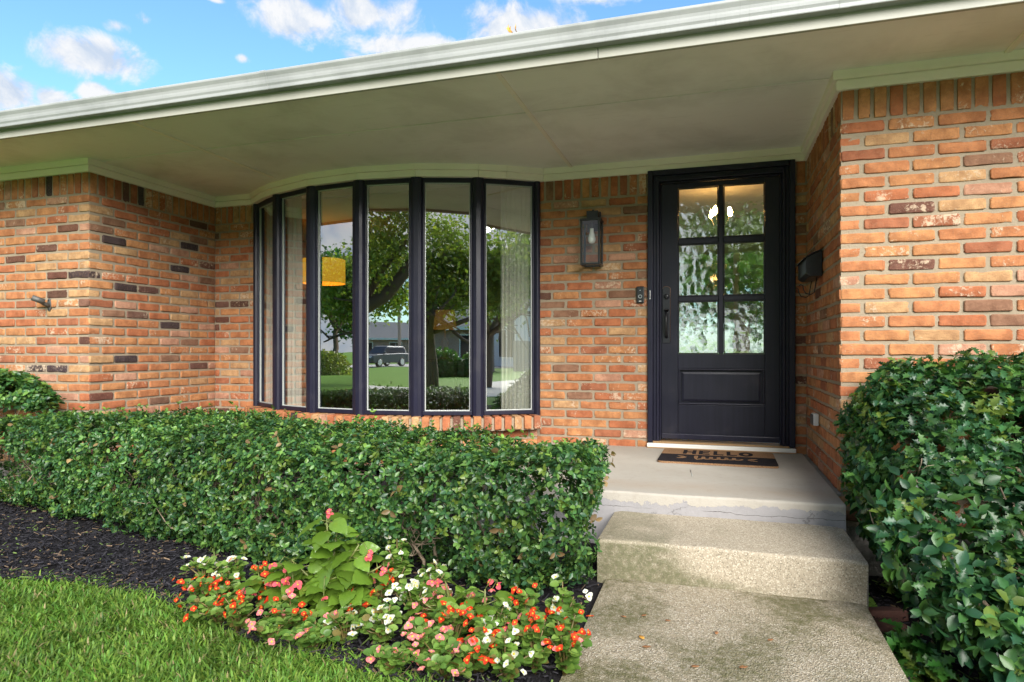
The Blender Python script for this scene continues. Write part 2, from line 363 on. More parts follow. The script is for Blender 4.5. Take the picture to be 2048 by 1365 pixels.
    nose = n.ramp(n.math('ABSOLUTE', n.math('SUBTRACT', X[2], .212)), 0., .016, .0, 1.)
    c = n.mix(n.math('MULTIPLY', n.math('MULTIPLY', moss, .85), n.math('ADD', n.math('MULTIPLY', nose, .55), .45)), base, (.095, .10, .045)); c = n.mix(n.ramp(sp.outputs[1], .84, .88, 0, .55), c, (.12, .10, .07))
    M['step_concrete'] = n.done(c, .92, n.bump(n2, .7, .008), .2)
    n = NT('foundation_concrete'); st = n.scale(n.geo, (4, 4, 34)); n1 = n.noise(1.5, 5, .6, vec=st); n2 = n.noise(30, 5, .7)
    M['foundation_concrete'] = n.done(n.mix(n1, (.20, .185, .165), (.36, .34, .31)), .95, n.bump(n.math('ADD', n1, n2), .7, .012), .2)
m_concrete()
def m_ground():
    n = NT('lawn'); n1 = n.noise(.6, 4); n2 = n.noise(14, 5, .7); c = n.mix(n1, (.15, .28, .045), (.20, .34, .065)); c = n.mix(n.ramp(n2, .3, .7), n.mix(1., c, (.6, .65, .5), 'MULTIPLY'), c)
    M['lawn'] = n.done(c, .9, n.bump(n2, .8, .03), .15)
    n = NT('soil'); n2 = n.noise(40, 5, .7); c = n.mix(n2, (.006, .006, .009), (.022, .019, .02)); M['soil'] = n.done(c, .95, n.bump(n2, .9, .02), .2)
    n = NT('pale_concrete'); n2 = n.noise(3, 5, .6); M['pale_concrete'] = n.done(n.mix(n2, (.48, .455, .41), (.62, .595, .54)), .9, n.bump(n.noise(60, 3), .2, .005), .2)
    n = NT('far_brick'); bt = n.N.new('ShaderNodeTexBrick'); tcv = n.N.new('ShaderNodeTexCoord'); 
    gx = n.sep(tcv.outputs['Object']); cb = n.N.new('ShaderNodeCombineXYZ'); n.L.new(n.math('ADD', gx[0], gx[1]), cb.inputs[0]); n.L.new(gx[2], cb.inputs[1]); n.L.new(cb.outputs[0], bt.inputs['Vector'])
    bt.inputs['Scale'].default_value = 4.4; bt.inputs['Color1'].default_value = (.33, .13, .09, 1); bt.inputs['Color2'].default_value = (.42, .22, .16, 1); bt.inputs['Mortar'].default_value = (.5, .44, .38, 1); bt.inputs['Mortar Size'].default_value = .03
    M['far_brick'] = n.done(bt.outputs['Color'], .9)
    n = NT('mat_coir'); n1 = n.noise(260, 3, .7); n2 = n.noise(20, 4); c, a = n.attr('vc')
    c = n.mix(n.ramp(n1, .3, .7), n.mix(1., c, (.5, .5, .5), 'MULTIPLY'), n.mix(1., c, (1.4, 1.4, 1.4), 'MULTIPLY')); M['mat_coir'] = n.done(c, .95, n.bump(n1, .8, .006), .1)
m_ground()
# ------------------------------------------------------------------ key dimensions (metres, z up, camera over the origin)
YF, YR = 3.86, 5.20                 # face of the projecting walls, face of the recessed wall
XL, XR = -4.655, 0.645              # left and right return walls
Z0 = CAM_Z
ZS = Z0 + 1.491                     # underside of the soffit
ZT = Z0 + 1.392                     # underside of the frieze trim
ZSOL = Z0 + 1.228                   # bottom of the soldier course
ZP = Z0 - .755                      # porch floor
CO = .074; BL, BH, BD, JT = .2145, .0605, .10, .0135
house = empty('brick_house', (0, YF, 0), label='single storey orange brick house with bow window, dark door and deep white eave', cat='house')
def H(o):            # parent to the house, keeping world coordinates
    o.parent = house; o.matrix_parent_inverse = Matrix.Translation((0, -YF, 0)); return o
def sub(o, par):
    o.parent = par; o.matrix_parent_inverse = par.matrix_basis.inverted() if par.parent is None else Matrix.Identity(4); return o
# ---- brick generator: rounded, slightly irregular block with a chipped edge
def lin(n, e=.12): return np.array([-1, -1 + e] + list(np.linspace(-1 + e, 1 - e, n)[1:-1]) + [1 - e, 1])
_BT = {}
def block_tpl(nx, ny, nz):
    k = (nx, ny, nz)
    if k in _BT: return _BT[k]
    ax, ay, az = lin(nx, .09), lin(ny, .16), lin(nz, .22)
    idx = {}; V = []; F = []
    def vid(i, j, l):
        if (i, j, l) not in idx: idx[(i, j, l)] = len(V); V.append((ax[i], ay[j], az[l]))
        return idx[(i, j, l)]
    X, Y, Z = len(ax) - 1, len(ay) - 1, len(az) - 1
    for i in range(X):
        for j in range(Y):
            F.append((vid(i, j, 0), vid(i, j + 1, 0), vid(i + 1, j + 1, 0), vid(i + 1, j, 0))); F.append((vid(i, j, Z), vid(i + 1, j, Z), vid(i + 1, j + 1, Z), vid(i, j + 1, Z)))
    for i in range(X):
        for l in range(Z):
            F.append((vid(i, 0, l), vid(i + 1, 0, l), vid(i + 1, 0, l + 1), vid(i, 0, l + 1))); F.append((vid(i, Y, l), vid(i, Y, l + 1), vid(i + 1, Y, l + 1), vid(i + 1, Y, l)))
    for j in range(Y):
        for l in range(Z):
            F.append((vid(0, j, l), vid(0, j, l + 1), vid(0, j + 1, l + 1), vid(0, j + 1, l))); F.append((vid(X, j, l), vid(X, j + 1, l), vid(X, j + 1, l + 1), vid(X, j, l + 1)))
    V = np.array(V); on = (np.abs(V) > .999).sum(1); _BT[k] = (V, np.array(F), on); return _BT[k]
def brick_geo(lx, ly, lz, seed):
    r = np.random.default_rng(seed); V, F, on = block_tpl(4, 2, 3)
    hv = np.array([lx, ly, lz]) / 2; P = V * hv
    rd = .0035 + .003 * r.random()                                  # edge rounding
    s = np.where(np.abs(V) > .999, np.sign(V), 0)
    P = P - s * (np.where(on >= 2, rd * np.where(on == 3, .62, .36), 0))[:, None]
    P += r.normal(0, .0010, P.shape); cn = (np.abs(V[:, 0]) > .999) & (np.abs(V[:, 2]) > .999); P[cn] -= s[cn] * np.array([.003, 0, .003]) * r.uniform(.3, 1.6, (cn.sum(), 1))
    ch = (r.random(len(P)) < .18) & (on >= 2); P[ch] -= (s[ch] * r.uniform(.002, .006, (ch.sum(), 1)))
    return P, F
PAL = [((.43, .180, .082), .36), ((.46, .215, .095), .22), ((.40, .143, .068), .20), ((.46, .28, .145), .11), ((.32, .12, .065), .07), ((.24, .13, .085), .045), ((.055, .040, .045), .014), ((.46, .25, .17), .08), ((.14, .065, .05), .010)]
_pc = np.cumsum([p for _, p in PAL]); _pc /= _pc[-1]
def brick_colour(r, dark=1.0):
    u = r.random()
    c = np.array(PAL[int(np.searchsorted(_pc, u))][0])
    if r.random() < (.006 if dark < 1.1 else .035 * dark): c = np.array([(.055, .042, .05), (.13, .065, .052), (.20, .11, .08), (.17, .075, .055)][int(r.integers(0, 4))]); c = c * r.uniform(.68, .97) * (1 + r.normal(0, .03, 3))
    a = max(0, min(1, r.beta(1.7, 1.9))); 
    if r.random() < .04: a = r.uniform(.9, 1.3)
    return np.clip(c, 0, .8), a
BRICKS = []        # (wall, centre, axis angle, P, F, colour)
_bs = [1000]
def add_brick(wall, c, ang, lx, ly, lz, dark=1.0, name='brick'):
    _bs[0] += 1; r = np.random.default_rng(_bs[0]); P, F = brick_geo(lx, ly, lz, _bs[0] + 5)
    col, a = brick_colour(r, dark); ca, sa = math.cos(ang), math.sin(ang)
    tilt = r.normal(0, .004); P = P.copy(); P[:, 2] += P[:, 0] * tilt
    Q = P.copy(); Q[:, 0] = P[:, 0] * ca - P[:, 1] * sa; Q[:, 1] = P[:, 0] * sa + P[:, 1] * ca
    BRICKS.append(dict(wall=wall, c=np.array(c, float), P=Q, F=F, vc=np.tile([*col, a], (len(P), 1)), name=name, n=np.array([sa, -ca])))
def lay(wall, p0, ang, length, ztop, zbot, shift=0., first=None, corner_end=False, dark=1.0, solz=None):
    """courses along direction ang from p0; outward face is to the right of the direction; first(k)->start offset"""
    dx, dy = math.cos(ang), math.sin(ang); ox, oy = dy, -dx               # outward
    def put(s, l, z, lz):
        r = random.Random(int(s * 1e4) + int(z * 1e4) * 7 + int(p0[0] * 100)); pr = .001 + .004 * r.random() + (.004 if r.random() < .06 else 0)
        m = s + l / 2; c = (p0[0] + dx * m + ox * (pr - BD / 2), p0[1] + dy * m + oy * (pr - BD / 2), z)
        add_brick(wall, c, ang, l - r.uniform(0, .006), BD, lz - r.uniform(0, .005), dark)
    k = 0; z = ztop
    while z - CO > zbot - .05:
        s = first(k) if first else (-(k % 2) * .114 - shift)
        while s < length - .02:
            a, b = max(s, 0), min(s + BL, length)
            if b - a > .025: put(a, b - a, z - CO / 2 - .001, BH)
            s += BL + JT
        z -= CO; k += 1
    if solz:
        n = max(1, round(length / .0765)); pt = length / n
        for i in range(n): put(i * pt + JT / 2, pt - JT, (solz + ZSOL + .006) / 2, solz - ZSOL - .006)
# wall cores (mortar face recessed behind the brick faces)
RC = .0035
def core(name, x0, x1, y0, y1, z0, z1): return H(MB().box(x0, x1, y0, y1, z0, z1).build(name, M['mortar']))
ZB = Z0 - .94
WTOP = ZS - .02
wall_lf = core('front_wall', -8.2, XL - RC, YF + RC, YF + .25, ZB, WTOP)
wall_lr = core('return_wall', XL - .25, XL - RC - .0005, YF + .252, YR + .3, ZB, WTOP)
wall_rf = core('front_wall', XR + RC, 5.2, YF + RC, YF + .25, ZB, WTOP)
wall_rr = core('return_wall', XR + RC + .0005, XR + .25, YF + .252, YR + .3, ZB, WTOP)
wall_a = core('entry_wall', XL - RC + .002, -4.152, YR + RC, YR + .25, ZB, WTOP)
wall_b = core('entry_wall', -1.408, -.502, YR + RC, YR + .25, ZB, WTOP)
wall_c = core('entry_wall', .566, XR + RC - .002, YR + RC, YR + .25, ZB, WTOP)
SOLZ = ZT + .045
# right projecting wall and its return
lay(wall_rf, (XR, YF), 0, 2.75, ZSOL, ZB, first=lambda k: 0 if k % 2 == 0 else .113, solz=SOLZ)
lay(wall_rr, (XR, YR), -math.pi / 2, YR - YF, ZSOL, ZB, first=lambda k: (YR - YF) - (.113 if k % 2 == 0 else 0) - 6 * (BL + JT) + JT, solz=SOLZ)
# left projecting wall and its return
lay(wall_lf, (-7.4, YF), 0, XL + 7.4, ZSOL, ZB, first=lambda k: (XL + 7.4) - (0 if k % 2 == 0 else .113) - 13 * (BL + JT) + JT, solz=SOLZ, dark=1.3)
lay(wall_lr, (XL, YF), math.pi / 2, YR - YF, ZSOL, ZB, first=lambda k: (.113 if k % 2 == 0 else 0), solz=SOLZ, dark=2.2)
lay(wall_a, (XL, YR), 0, -4.15 - XL, ZSOL, ZB, shift=.05, solz=SOLZ, dark=1.6)
lay(wall_b, (-1.41, YR), 0, .908, ZSOL, ZP, shift=.085, solz=SOLZ)
lay(wall_c, (.568, YR), 0, XR - .568, ZSOL, ZP, shift=.12, solz=SOLZ)
# the course ends under the foundation line of the front walls
H(MB().box(-8.2, XL - .03, YF + .03, YF + .24, -.4, ZB - .004).build('foundation', M['foundation_concrete'])); H(MB().box(XR + .03, 5.2, YF + .03, YF + .24, -.4, ZB - .004).build('foundation', M['foundation_concrete']))
# ---- bow window: six flat panes on an arc
WCX, WHALF, WSAG = -2.78, 1.37, .47
WRAD = (WHALF ** 2 + WSAG ** 2) / (2 * WSAG); WA = math.asin(WHALF / WRAD)
def arc(i, off=0., n=6):
    a = -WA + 2 * WA * i / n; return (WCX + (WRAD + off) * math.sin(a), YR - WSAG + WRAD - (WRAD + off) * math.cos(a))
ZW0, ZW1 = Z0 - .52, ZT - .002       # window bottom and top
window = H(bpy.data.objects.new('bow_window', None)); COL.objects.link(window)
def Wn(o): o.parent = window; return o
ZA = ZW0 - .115
# apron wall under the sill
poly = [arc(i, .02) for i in range(7)] + [(arc(6)[0], YR + .05), (arc(0)[0], YR + .05)]
apron = H(MB().prism(poly, ZB, ZA - .004).build('apron_wall', M['mortar']))
for i in range(6):
    a, b = Vector(arc(i, .026)), Vector(arc(i + 1, .026)); ang = math.atan2(b.y - a.y, b.x - a.x); L_ = (b - a).length
    lay(apron, (a.x, a.y), ang, L_, ZA - .004, ZB, shift=.05 * i)
# rowlock sill bricks, fanned along the arc
NS = 38
for i in range(NS):
    t = (i + .5) / NS * 6; a = -WA + 2 * WA * t / 6; c = arc(t, .030); r = random.Random(i)
    add_brick('sill', (c[0], c[1], ZA + .0575), a, .0625 - r.uniform(0, .006), .20, .108, 1.2, 'sill_brick')
sill = Wn(MB().prism([arc(i, .112) for i in np.linspace(0, 6, 25)] + [arc(i, -.06) for i in np.linspace(6, 0, 25)], ZA - .002, ZW0 - .018).build('sill_mortar', M['mortar']))
def quad_bar(mb, p, q, w_in, w_out, z0, z1):
    """bar between plan points p,q with thickness out/in of the line"""
    p, q = Vector(p), Vector(q); d = (q - p).normalized(); o = Vector((d.y, -d.x))
    mb.prism([tuple(p + o * w_out), tuple(q + o * w_out), tuple(q - o * w_in), tuple(p - o * w_in)][::-1], z0, z1)
for i in range(6):
    a, b = Vector(arc(i)), Vector(arc(i + 1)); d = (b - a).normalized(); o = Vector((d.y, -d.x))
    e = .046; p, q = a + d * e, b - d * e
    if i == 0: p = a + d * .022
    if i == 5: q = b - d * .022
    fr = MB(); s_ = .017
    quad_bar(fr, p, q, .05, .022, ZW0, ZW0 + .034); quad_bar(fr, p, q, .05, .022, ZW1 - .034, ZW1 + .02)
    quad_bar(fr, p, p + d * s_, .05, .0215, ZW0 + .034, ZW1 - .034); quad_bar(fr, q - d * s_, q, .05, .0215, ZW0 + .034, ZW1 - .034)
    Wn(fr.build('sash', M['navy_paint'], bevel=.004))
    bd = MB(); p2, q2 = p + d * s_, q - d * s_; t_ = .007
    quad_bar(bd, p2, q2, .01, .004, ZW0 + .034, ZW0 + .034 + t_); quad_bar(bd, p2, q2, .01, .004, ZW1 - .034 - t_, ZW1 - .034)
    quad_bar(bd, p2, p2 + d * t_, .01, .0035, ZW0 + .034 + t_, ZW1 - .034 - t_); quad_bar(bd, q2 - d * t_, q2, .01, .0035, ZW0 + .034 + t_, ZW1 - .034 - t_)
    Wn(bd.build('glazing_bead', M['bead']))
    g = np.array([(*p2, ZW0 + .03), (*q2, ZW0 + .03), (*q2, ZW1 - .03), (*p2, ZW1 - .03)])
    g[:, 0] += -o.x * .004; g[:, 1] += -o.y * .004
    Wn(np_mesh('pane', g, None, M['window_glass'], F4=[(0, 1, 2, 3)], smooth=False))
for i in range(7):
    c = Vector(arc(i)); a = -WA + 2 * WA * i / 6; ux = Vector((math.cos(a), math.sin(a))); uo = Vector((math.sin(a), -math.cos(a)))
    hw = .050 if 0 < i < 6 else .026
    prof = [(-hw, -.05), (-hw, .018), (-hw * .80, .036), (-hw * .35, .047), (hw * .35, .047), (hw * .80, .036), (hw, .018), (hw, -.05)]
    pts = [tuple(c + ux * x + uo * y) for x, y in prof]
    Wn(MB().prism(pts[::-1], ZW0 - .012, ZW1 + .018).build('mullion', M['navy_paint'], bevel=.003))
# ---- frieze trim: two stepped boards that follow wall and window
path = [(-8.2, YF), (XL, YF), (XL, YR), (arc(0)[0] - .06, YR)] + [arc(i, .035) for i in (.55, 1, 2, 3, 4, 5, 5.45)] + [(arc(6)[0] + .06, YR), (XR, YR), (XR, YF), (5.2, YF)]
def offs(path, d):
    P = [Vector(p) for p in path]; out = []
    for i in range(len(P)):
        n1 = n2 = None
        if i > 0: e = (P[i] - P[i - 1]).normalized(); n1 = Vector((e.y, -e.x))
        if i < len(P) - 1: e = (P[i + 1] - P[i]).normalized(); n2 = Vector((e.y, -e.x))
        n1 = n1 or n2; n2 = n2 or n1; b = (n1 + n2); b = b / max(b.dot(n1), .05); out.append(P[i] + b * d)
    return out
for (o1, z0, z1, nm) in ((.024, ZT, ZT + .052, 'frieze_board'), (.042, ZT + .0525, ZS + .004, 'crown_strip')):
    outr = offs(path, o1); inr = offs(path, -.02)
    for i in range(len(path) - 1):
        a, b, c, d = outr[i], outr[i + 1], inr[i + 1], inr[i]; e = (b - a).normalized() * .0007
        H(MB().prism([tuple(d + e), tuple(c - e), tuple(b - e), tuple(a + e)][::-1], z0, z1).build(nm, M['trim_paint'], bevel=.0035))
# ---- soffit panels with seams and raised joint strips
YE = 3.262                            # back of the fascia
xs = [-8.4, -6.11, -3.61, -1.11, 1.39, 3.9, 5.2]; gap = .006
for i in range(len(xs) - 1):
    for (y0, y1) in ((YE, 3.915), (3.915, 5.5)):
        if y0 > 3.5: x0, x1 = max(xs[i], -4.75), min(xs[i + 1], .75)
        else: x0, x1 = xs[i], xs[i + 1]
        if x1 - x0 < .1: continue
        dz = random.uniform(0, .0015)
        H(MB().box(x0 + gap, x1 - gap, y0 + gap, y1 - gap, ZS - dz, ZS + .012).build('soffit_panel', M['soffit_paint_lifted'], bevel=.002))
for x in (-3.61, -1.11, -6.11, 1.39):
    y1 = 4.70 if x == -3.61 else (5.16 if x == -1.11 else 3.84)
    H(MB().box(x - .014, x + .014, YE + .004, y1, ZS - .011, ZS + .004).build('joint_strip', M['trim_paint'], bevel=.002))
H(MB().box(-8.4, 5.2, YE + .01, 9.6, ZS + .014, ZS + .03).build('soffit_backing', M['plywood']))
# ---- fascia and gutter
H(MB().box(-8.4, -0.56, YE - .022, YE, ZS - .026, ZS + .11).build('fascia_board', M['fascia_paint_dimmed'], bevel=.003))
H(MB().box(-0.557, 5.2, YE - .022, YE, ZS - .026, ZS + .11).build('fascia_board', M['fascia_paint_dimmed'], bevel=.003))
def gutter(x0, x1, y, z, k=1.0):
    # K-style profile (outside), y forward is negative
    pr = [(0, .118), (0, .0), (-.082, .0), (-.085, .004), (-.086, .022), (-.090, .028), (-.096, .036), (-.099, .05), (-.100, .062), (-.106, .078), (-.122, .098), (-.124, .102), (-.124, .112), (-.120, .116), (-.108, .116),
          (-.108, .112), (-.118, .110), (-.119, .100), (-.102, .080), (-.096, .064), (-.095, .05), (-.092, .038), (-.086, .030), (-.082, .024), (-.081, .006), (-.004, .004), (-.004, .118)]
    rings = [[(x, y + a * .60 * k, z + b * .87 * k) for a, b in pr] for x in np.linspace(x0, x1, 28)]
    return MB().loft(rings)
H(gutter(-8.4, 5.2, YE - .0225, ZS + .030).build('gutter', M['gutter_paint']))
for x in (-5.6, -2.5, .55):          # slip joints of the gutter
    H(gutter(x - .02, x + .02, YE - .0225, ZS + .0285, 1.03).build('gutter_joint', M['gutter_paint'])).scale = (1, 1, 1)
for (x, y) in ((-3.61, 3.905), (-1.11, 3.9), (-1.11, 3.6), (-3.61, 4.3), (-1.11, 4.5), (-.2, 3.93), (-2.4, 3.935)):
    H(MB().lathe((x, y, ZS - .0125), [(.001, -.001), (.006, 0), (.006, .003)], 10).build('nail_head', M['white_paint']))
# roof slope behind the gutter
rf = MB(); rf.loft([[(x, YE - .012, ZS + .115), (x, 9.6, ZS + .115 + 2.1), (x, 9.6, ZS + .135 + 2.1), (x, YE - .012, ZS + .135)] for x in (-8.4, 5.2)])
H(fix_normals(rf.build('roof', M['roof_shingle'])))
# ---- room behind the window and hall behind the door
room = MB(); ZF = ZP + .02
inn = H(MB().box(-8.2, 5.2, 5.25, 9.5, ZF - .1, ZF).build('room_floor', M['room_floor']))
H(MB().box(-8.2, -.72, 9.5, 9.7, ZF - .1, ZS + .3).build('room_wall', M['room_wall'])); H(MB().box(1.25, 5.2, 9.5, 9.7, ZF - .1, ZS + .3).build('room_wall', M['room_wall'])); H(MB().box(-.7195, 1.2495, 9.5, 9.7, ZF + 2.03, ZS + .3).build('room_wall', M['room_wall']))
bk = H(MB().box(-.7, -.64, 9.55, 9.62, ZF, ZF + 2.02).box(1.17, 1.23, 9.55, 9.62, ZF, ZF + 2.02).box(.235, .295, 9.55, 9.62, ZF, ZF + 2.02).build('added_rear_door', M['white_paint']))  # glazed opening added in the hall's back wall so daylight brightens it
H(np_mesh('added_rear_pane', [(-.64, 9.58, ZF), (1.17, 9.58, ZF), (1.17, 9.58, ZF + 2.0), (-.64, 9.58, ZF + 2.0)], None, M['clear_glass'], F4=[(0, 1, 2, 3)], smooth=False))
H(MB().box(-8.35, -8.2, YF + .26, 9.5, ZF - .1, ZS + .3).build('room_wall', M['room_wall']))
H(MB().box(5.2, 5.35, YF + .26, 9.5, ZF - .1, ZS + .3).build('room_wall', M['room_wall']))
H(MB().box(-.98, -.86, YR + .26, 9.5, ZF, ZS - .01).build('room_wall', M['room_wall']))
H(MB().box(-8.2, 5.2, YR + .31, 9.5, ZS - .012, ZS + .01).build('room_ceiling', M['room_ceiling']))
# ------------------------------------------------------------------ front door
door = H(bpy.data.objects.new('front_door', None)); COL.objects.link(door)
def Dn(o, par=None): o.parent = par or door; return o
DX0, DX1 = -.500, .565; DT = Z0 + 1.405; DB = ZP + .045
fr = MB()          # brick mould, jamb and stop: stepped surround
steps = [(0, .040, 5.165, 5.36), (.0405, .066, 5.192, 5.36), (.0665, .086, 5.178, 5.36), (.0865, .098, 5.215, 5.36)]
for a, b, y0, y1 in steps:
    fr.box(DX0 + a, DX0 + b, y0, y1, DB, DT - a); fr.box(DX1 - b, DX1 - a, y0, y1, DB, DT - a)
    fr.box(DX0 + b + .0003, DX1 - b - .0003, y0, y1, DT - b, DT - a)
Dn(fr.build('door_frame', M['navy_paint'], bevel=.004))
SX0, SX1 = DX0 + .0995, DX1 - .0995; SB, ST = DB + .035, DT - .0995
YD0, YD1 = 5.232, 5.278
G = dict(xl=-.273, xm0=.028, xm1=.065, xr=.361); gz = [(Z0 + 1.268, Z0 + .872), (Z0 + .829, Z0 + .423), (Z0 + .384, Z0 - .025)]
pz1, pz0, px0, px1 = Z0 - .138, Z0 - .418, -.284, .361
sl_ = MB()
sl_.box(SX0, G['xl'], YD0, YD1, SB, ST); sl_.box(G['xr'], SX1, YD0, YD1, SB, ST)                    # stiles
e = .0004
sl_.box(G['xl'] + e, G['xr'] - e, YD0, YD1, gz[0][0], ST); sl_.box(G['xl'] + e, G['xr'] - e, YD0, YD1, pz1, gz[2][1]); sl_.box(G['xl'] + e, G['xr'] - e, YD0, YD1, SB, pz0)
slab = Dn(sl_.build('door_slab', M['navy_door'], bevel=.003))
mt = MB(); mt.box(G['xm0'], G['xm1'], YD0 + .004, YD1 - .004, gz[2][1] + e, gz[0][0] - e)
for k in (0, 1):
    mt.box(G['xl'] + e, G['xm0'] - e, YD0 + .006, YD1 - .006, gz[k + 1][0], gz[k][1]); mt.box(G['xm1'] + e, G['xr'] - e, YD0 + .006, YD1 - .006, gz[k + 1][0], gz[k][1])
Dn(mt.build('glazing_bar', M['navy_door'], bevel=.004))
for (z1, z0) in gz:
    for (a, b) in ((G['xl'], G['xm0']), (G['xm1'], G['xr'])):
        # stop moulding round each pane, and the pane itself
        sm = MB(); t = .009
        sm.box(a + e, b - e, YD0 + .012, YD0 + .022, z0 + e, z0 + t); sm.box(a + e, b - e, YD0 + .012, YD0 + .022, z1 - t, z1 - e); sm.box(a + e, a + t, YD0 + .0122, YD0 + .022, z0 + t + e, z1 - t - e); sm.box(b - t, b - e, YD0 + .0122, YD0 + .022, z0 + t + e, z1 - t - e)
        Dn(sm.build('pane_moulding', M['black_metal'], bevel=.003))
        Dn(np_mesh('pane', [(a + .004, YD0 + .020, z0 + .004), (b - .004, YD0 + .020, z0 + .004), (b - .004, YD0 + .020, z1 - .004), (a + .004, YD0 + .020, z1 - .004)], None, M['hammered_glass'], F4=[(0, 1, 2, 3)], smooth=False))
# lower raised panel: deep groove, bevelled field
pn = MB(); pn.box(G['xl'] + e, px1 - e, YD0 + .022, YD1, pz0 + e, pz1 - e)
Dn(pn.build('panel_recess', M['navy_door']))
def field(x0, x1, z0, z1, y0, y1, b):
    m = MB(); m.loft([[(x0, y1, z0), (x1, y1, z0), (x1, y1, z1), (x0, y1, z1)], [(x0, y0 + .004, z0), (x1, y0 + .004, z0), (x1, y0 + .004, z1), (x0, y0 + .004, z1)], [(x0 + b, y0, z0 + b), (x1 - b, y0, z0 + b), (x1 - b, y0, z1 - b), (x0 + b, y0, z1 - b)]]); return fix_normals(m.build('raised_panel', M['navy_door']))
Dn(field(G['xl'] + .030, px1 - .030, pz0 + .028, pz1 - .028, YD0 + .004, YD0 + .023, .014))
ml = MB(); t = .014
x0, x1 = G['xl'] + e, px1 - e
ml.box(x0, x1, YD0 - .006, YD0 + .018, pz0 + e, pz0 + t); ml.box(x0, x1, YD0 - .006, YD0 + .018, pz1 - t, pz1 - e); ml.box(x0, x0 + t, YD0 - .0055, YD0 + .018, pz0 + t + e, pz1 - t - e); ml.box(x1 - t, x1, YD0 - .0055, YD0 + .018, pz0 + t + e, pz1 - t - e)
Dn(ml.build('panel_moulding', M['navy_door'], bevel=.005))
Dn(MB().box(SX0 + .002, SX1 - .002, YD0 - .022, YD0 - .0005, SB - .012, SB + .03).build('door_sweep', M['navy_paint'], bevel=.006))
# handle set: tall back plate, lock, thumb latch and grip
hs = Dn(bpy.data.objects.new('handle_set', None)); COL.objects.link(hs)
def plate(x0, x1, z0, z1, y0, y1):
    pts = [(x0, z0), (x1, z0)] + [((x0 + x1) / 2 + (x1 - x0) / 2 * math.cos(a), z1 + (x1 - x0) * .32 * math.sin(a)) for a in np.linspace(0, math.pi, 9)]
    m = MB(); m.loft([[(x, y0, z) for x, z in pts], [(x, y1, z) for x, z in pts]]); return fix_normals(m.build('back_plate', M['bronze_black'], bevel=.003))
hx0, hx1 = -.390, -.330; hxm = (hx0 + hx1) / 2
Dn(plate(hx0, hx1, Z0 + .06, Z0 + .485, YD0 - .008, YD0 - .0004), hs)
edge = MB().tube([(hx1 - .001, YD0 - .009, Z0 + .075), (hx1 - .001, YD0 - .009, Z0 + .485)] + [(hxm + .029 * math.cos(a), YD0 - .009, Z0 + .485 + .0185 * math.sin(a)) for a in np.linspace(.05, math.pi, 8)], .0012, 5)
plain('worn_copper', (.45, .24, .15), .35, .3, 60, metal=.8)
Dn(edge.build('worn_edge', M['worn_copper'], smooth=True), hs)
def knob(zc, r, d, nm):
    m = MB(); m.loft([[(hxm + rr * math.cos(2 * math.pi * k / 18), YD0 - .008 - y, zc + rr * math.sin(2 * math.pi * k / 18)) for k in range(18)] for rr, y in ((r, 0), (r, d * .5), (r * .8, d), (r * .3, d * 1.05))]); return Dn(fix_normals(m.build(nm, M['bronze_black'], smooth=True)), hs)
knob(Z0 + .425, .021, .012, 'deadbolt'); Dn(MB().box(hxm - .003, hxm + .003, YD0 - .034, YD0 - .0215, Z0 + .409, Z0 + .441).build('key_turn', M['black_metal'], bevel=.002), hs)
Dn(MB().tube([(hxm, YD0 - .008, Z0 + .30), (hxm, YD0 - .05, Z0 + .285), (hxm, YD0 - .062, Z0 + .24), (hxm, YD0 - .055, Z0 + .17), (hxm, YD0 - .03, Z0 + .12), (hxm, YD0 - .008, Z0 + .108)], [.013, .011, .010, .010, .011, .013], 10).build('grip', M['black_metal'], smooth=True), hs)
Dn(MB().obox((hxm, YD0 - .034, Z0 + .318), (.017, 0, 0), (0, .022, -.006), (0, .0025, .004)).build('thumb_latch', M['black_metal'], bevel=.003), hs)
# small slotted charm plate on the left jamb
mz = MB(); mz.box(-.487, -.476, 5.158, 5.1645, Z0 + .400, Z0 + .472); mzo = Dn(mz.build('jamb_charm', M['silver'], bevel=.004)); Dn(MB().box(-.4835, -.4795, 5.1568, 5.1578, Z0 + .412, Z0 + .460).build('charm_slot', M['black_metal'])).parent = mzo
# threshold
Dn(MB().box(DX0 - .004, DX1 + .004, 5.150, 5.34, ZP + .001, DB - .008).build('threshold', M['white_paint'], bevel=.006))
Dn(MB().box(DX0 + .04, DX1 - .04, 5.168, 5.33, DB - .0075, DB + .006).build('sill_plate', M['threshold_wood'], bevel=.003))
Dn(MB().box(DX0 - .003, DX1 + .003, 5.143, 5.16, ZP + .0005, ZP + .009).build('threshold_lip', M['threshold_wood'], bevel=.002))

# ------------------------------------------------------------------ wall lantern
c0 = on_y(1163, 432, 5.06); 
lt = empty('wall_lantern', (-.925, YR, Z0 + .88), label='black box wall lantern with clear glass and a white bulb beside the door', cat='lantern')
def P_(o, par): o.parent = par; return o
LW, LD, LH = .155, .155, .36; LZ0, LZ1 = -.21, .15       # relative to lantern origin
x0, x1 = -LW / 2, LW / 2; y0, y1 = -LD - .035, -.035
b = .0085
m = MB()
for (xa, ya) in ((x0, y0), (x1 - 2 * b, y0), (x0, y1 - 2 * b), (x1 - 2 * b, y1 - 2 * b)): m.box(xa, xa + 2 * b, ya, ya + 2 * b, LZ0 + .016, LZ1 - .016)
m.box(x0 - .001, x1 + .001, y0 - .001, y0 + .017, LZ0, LZ0 + .0155); m.box(x0 - .001, x1 + .001, y1 - .017, y1 + .001, LZ0, LZ0 + .0155); m.box(x0 - .001, x0 + .016, y0 + .0175, y1 - .0175, LZ0, LZ0 + .0155); m.box(x1 - .016, x1 + .001, y0 + .0175, y1 - .0175, LZ0, LZ0 + .0155)
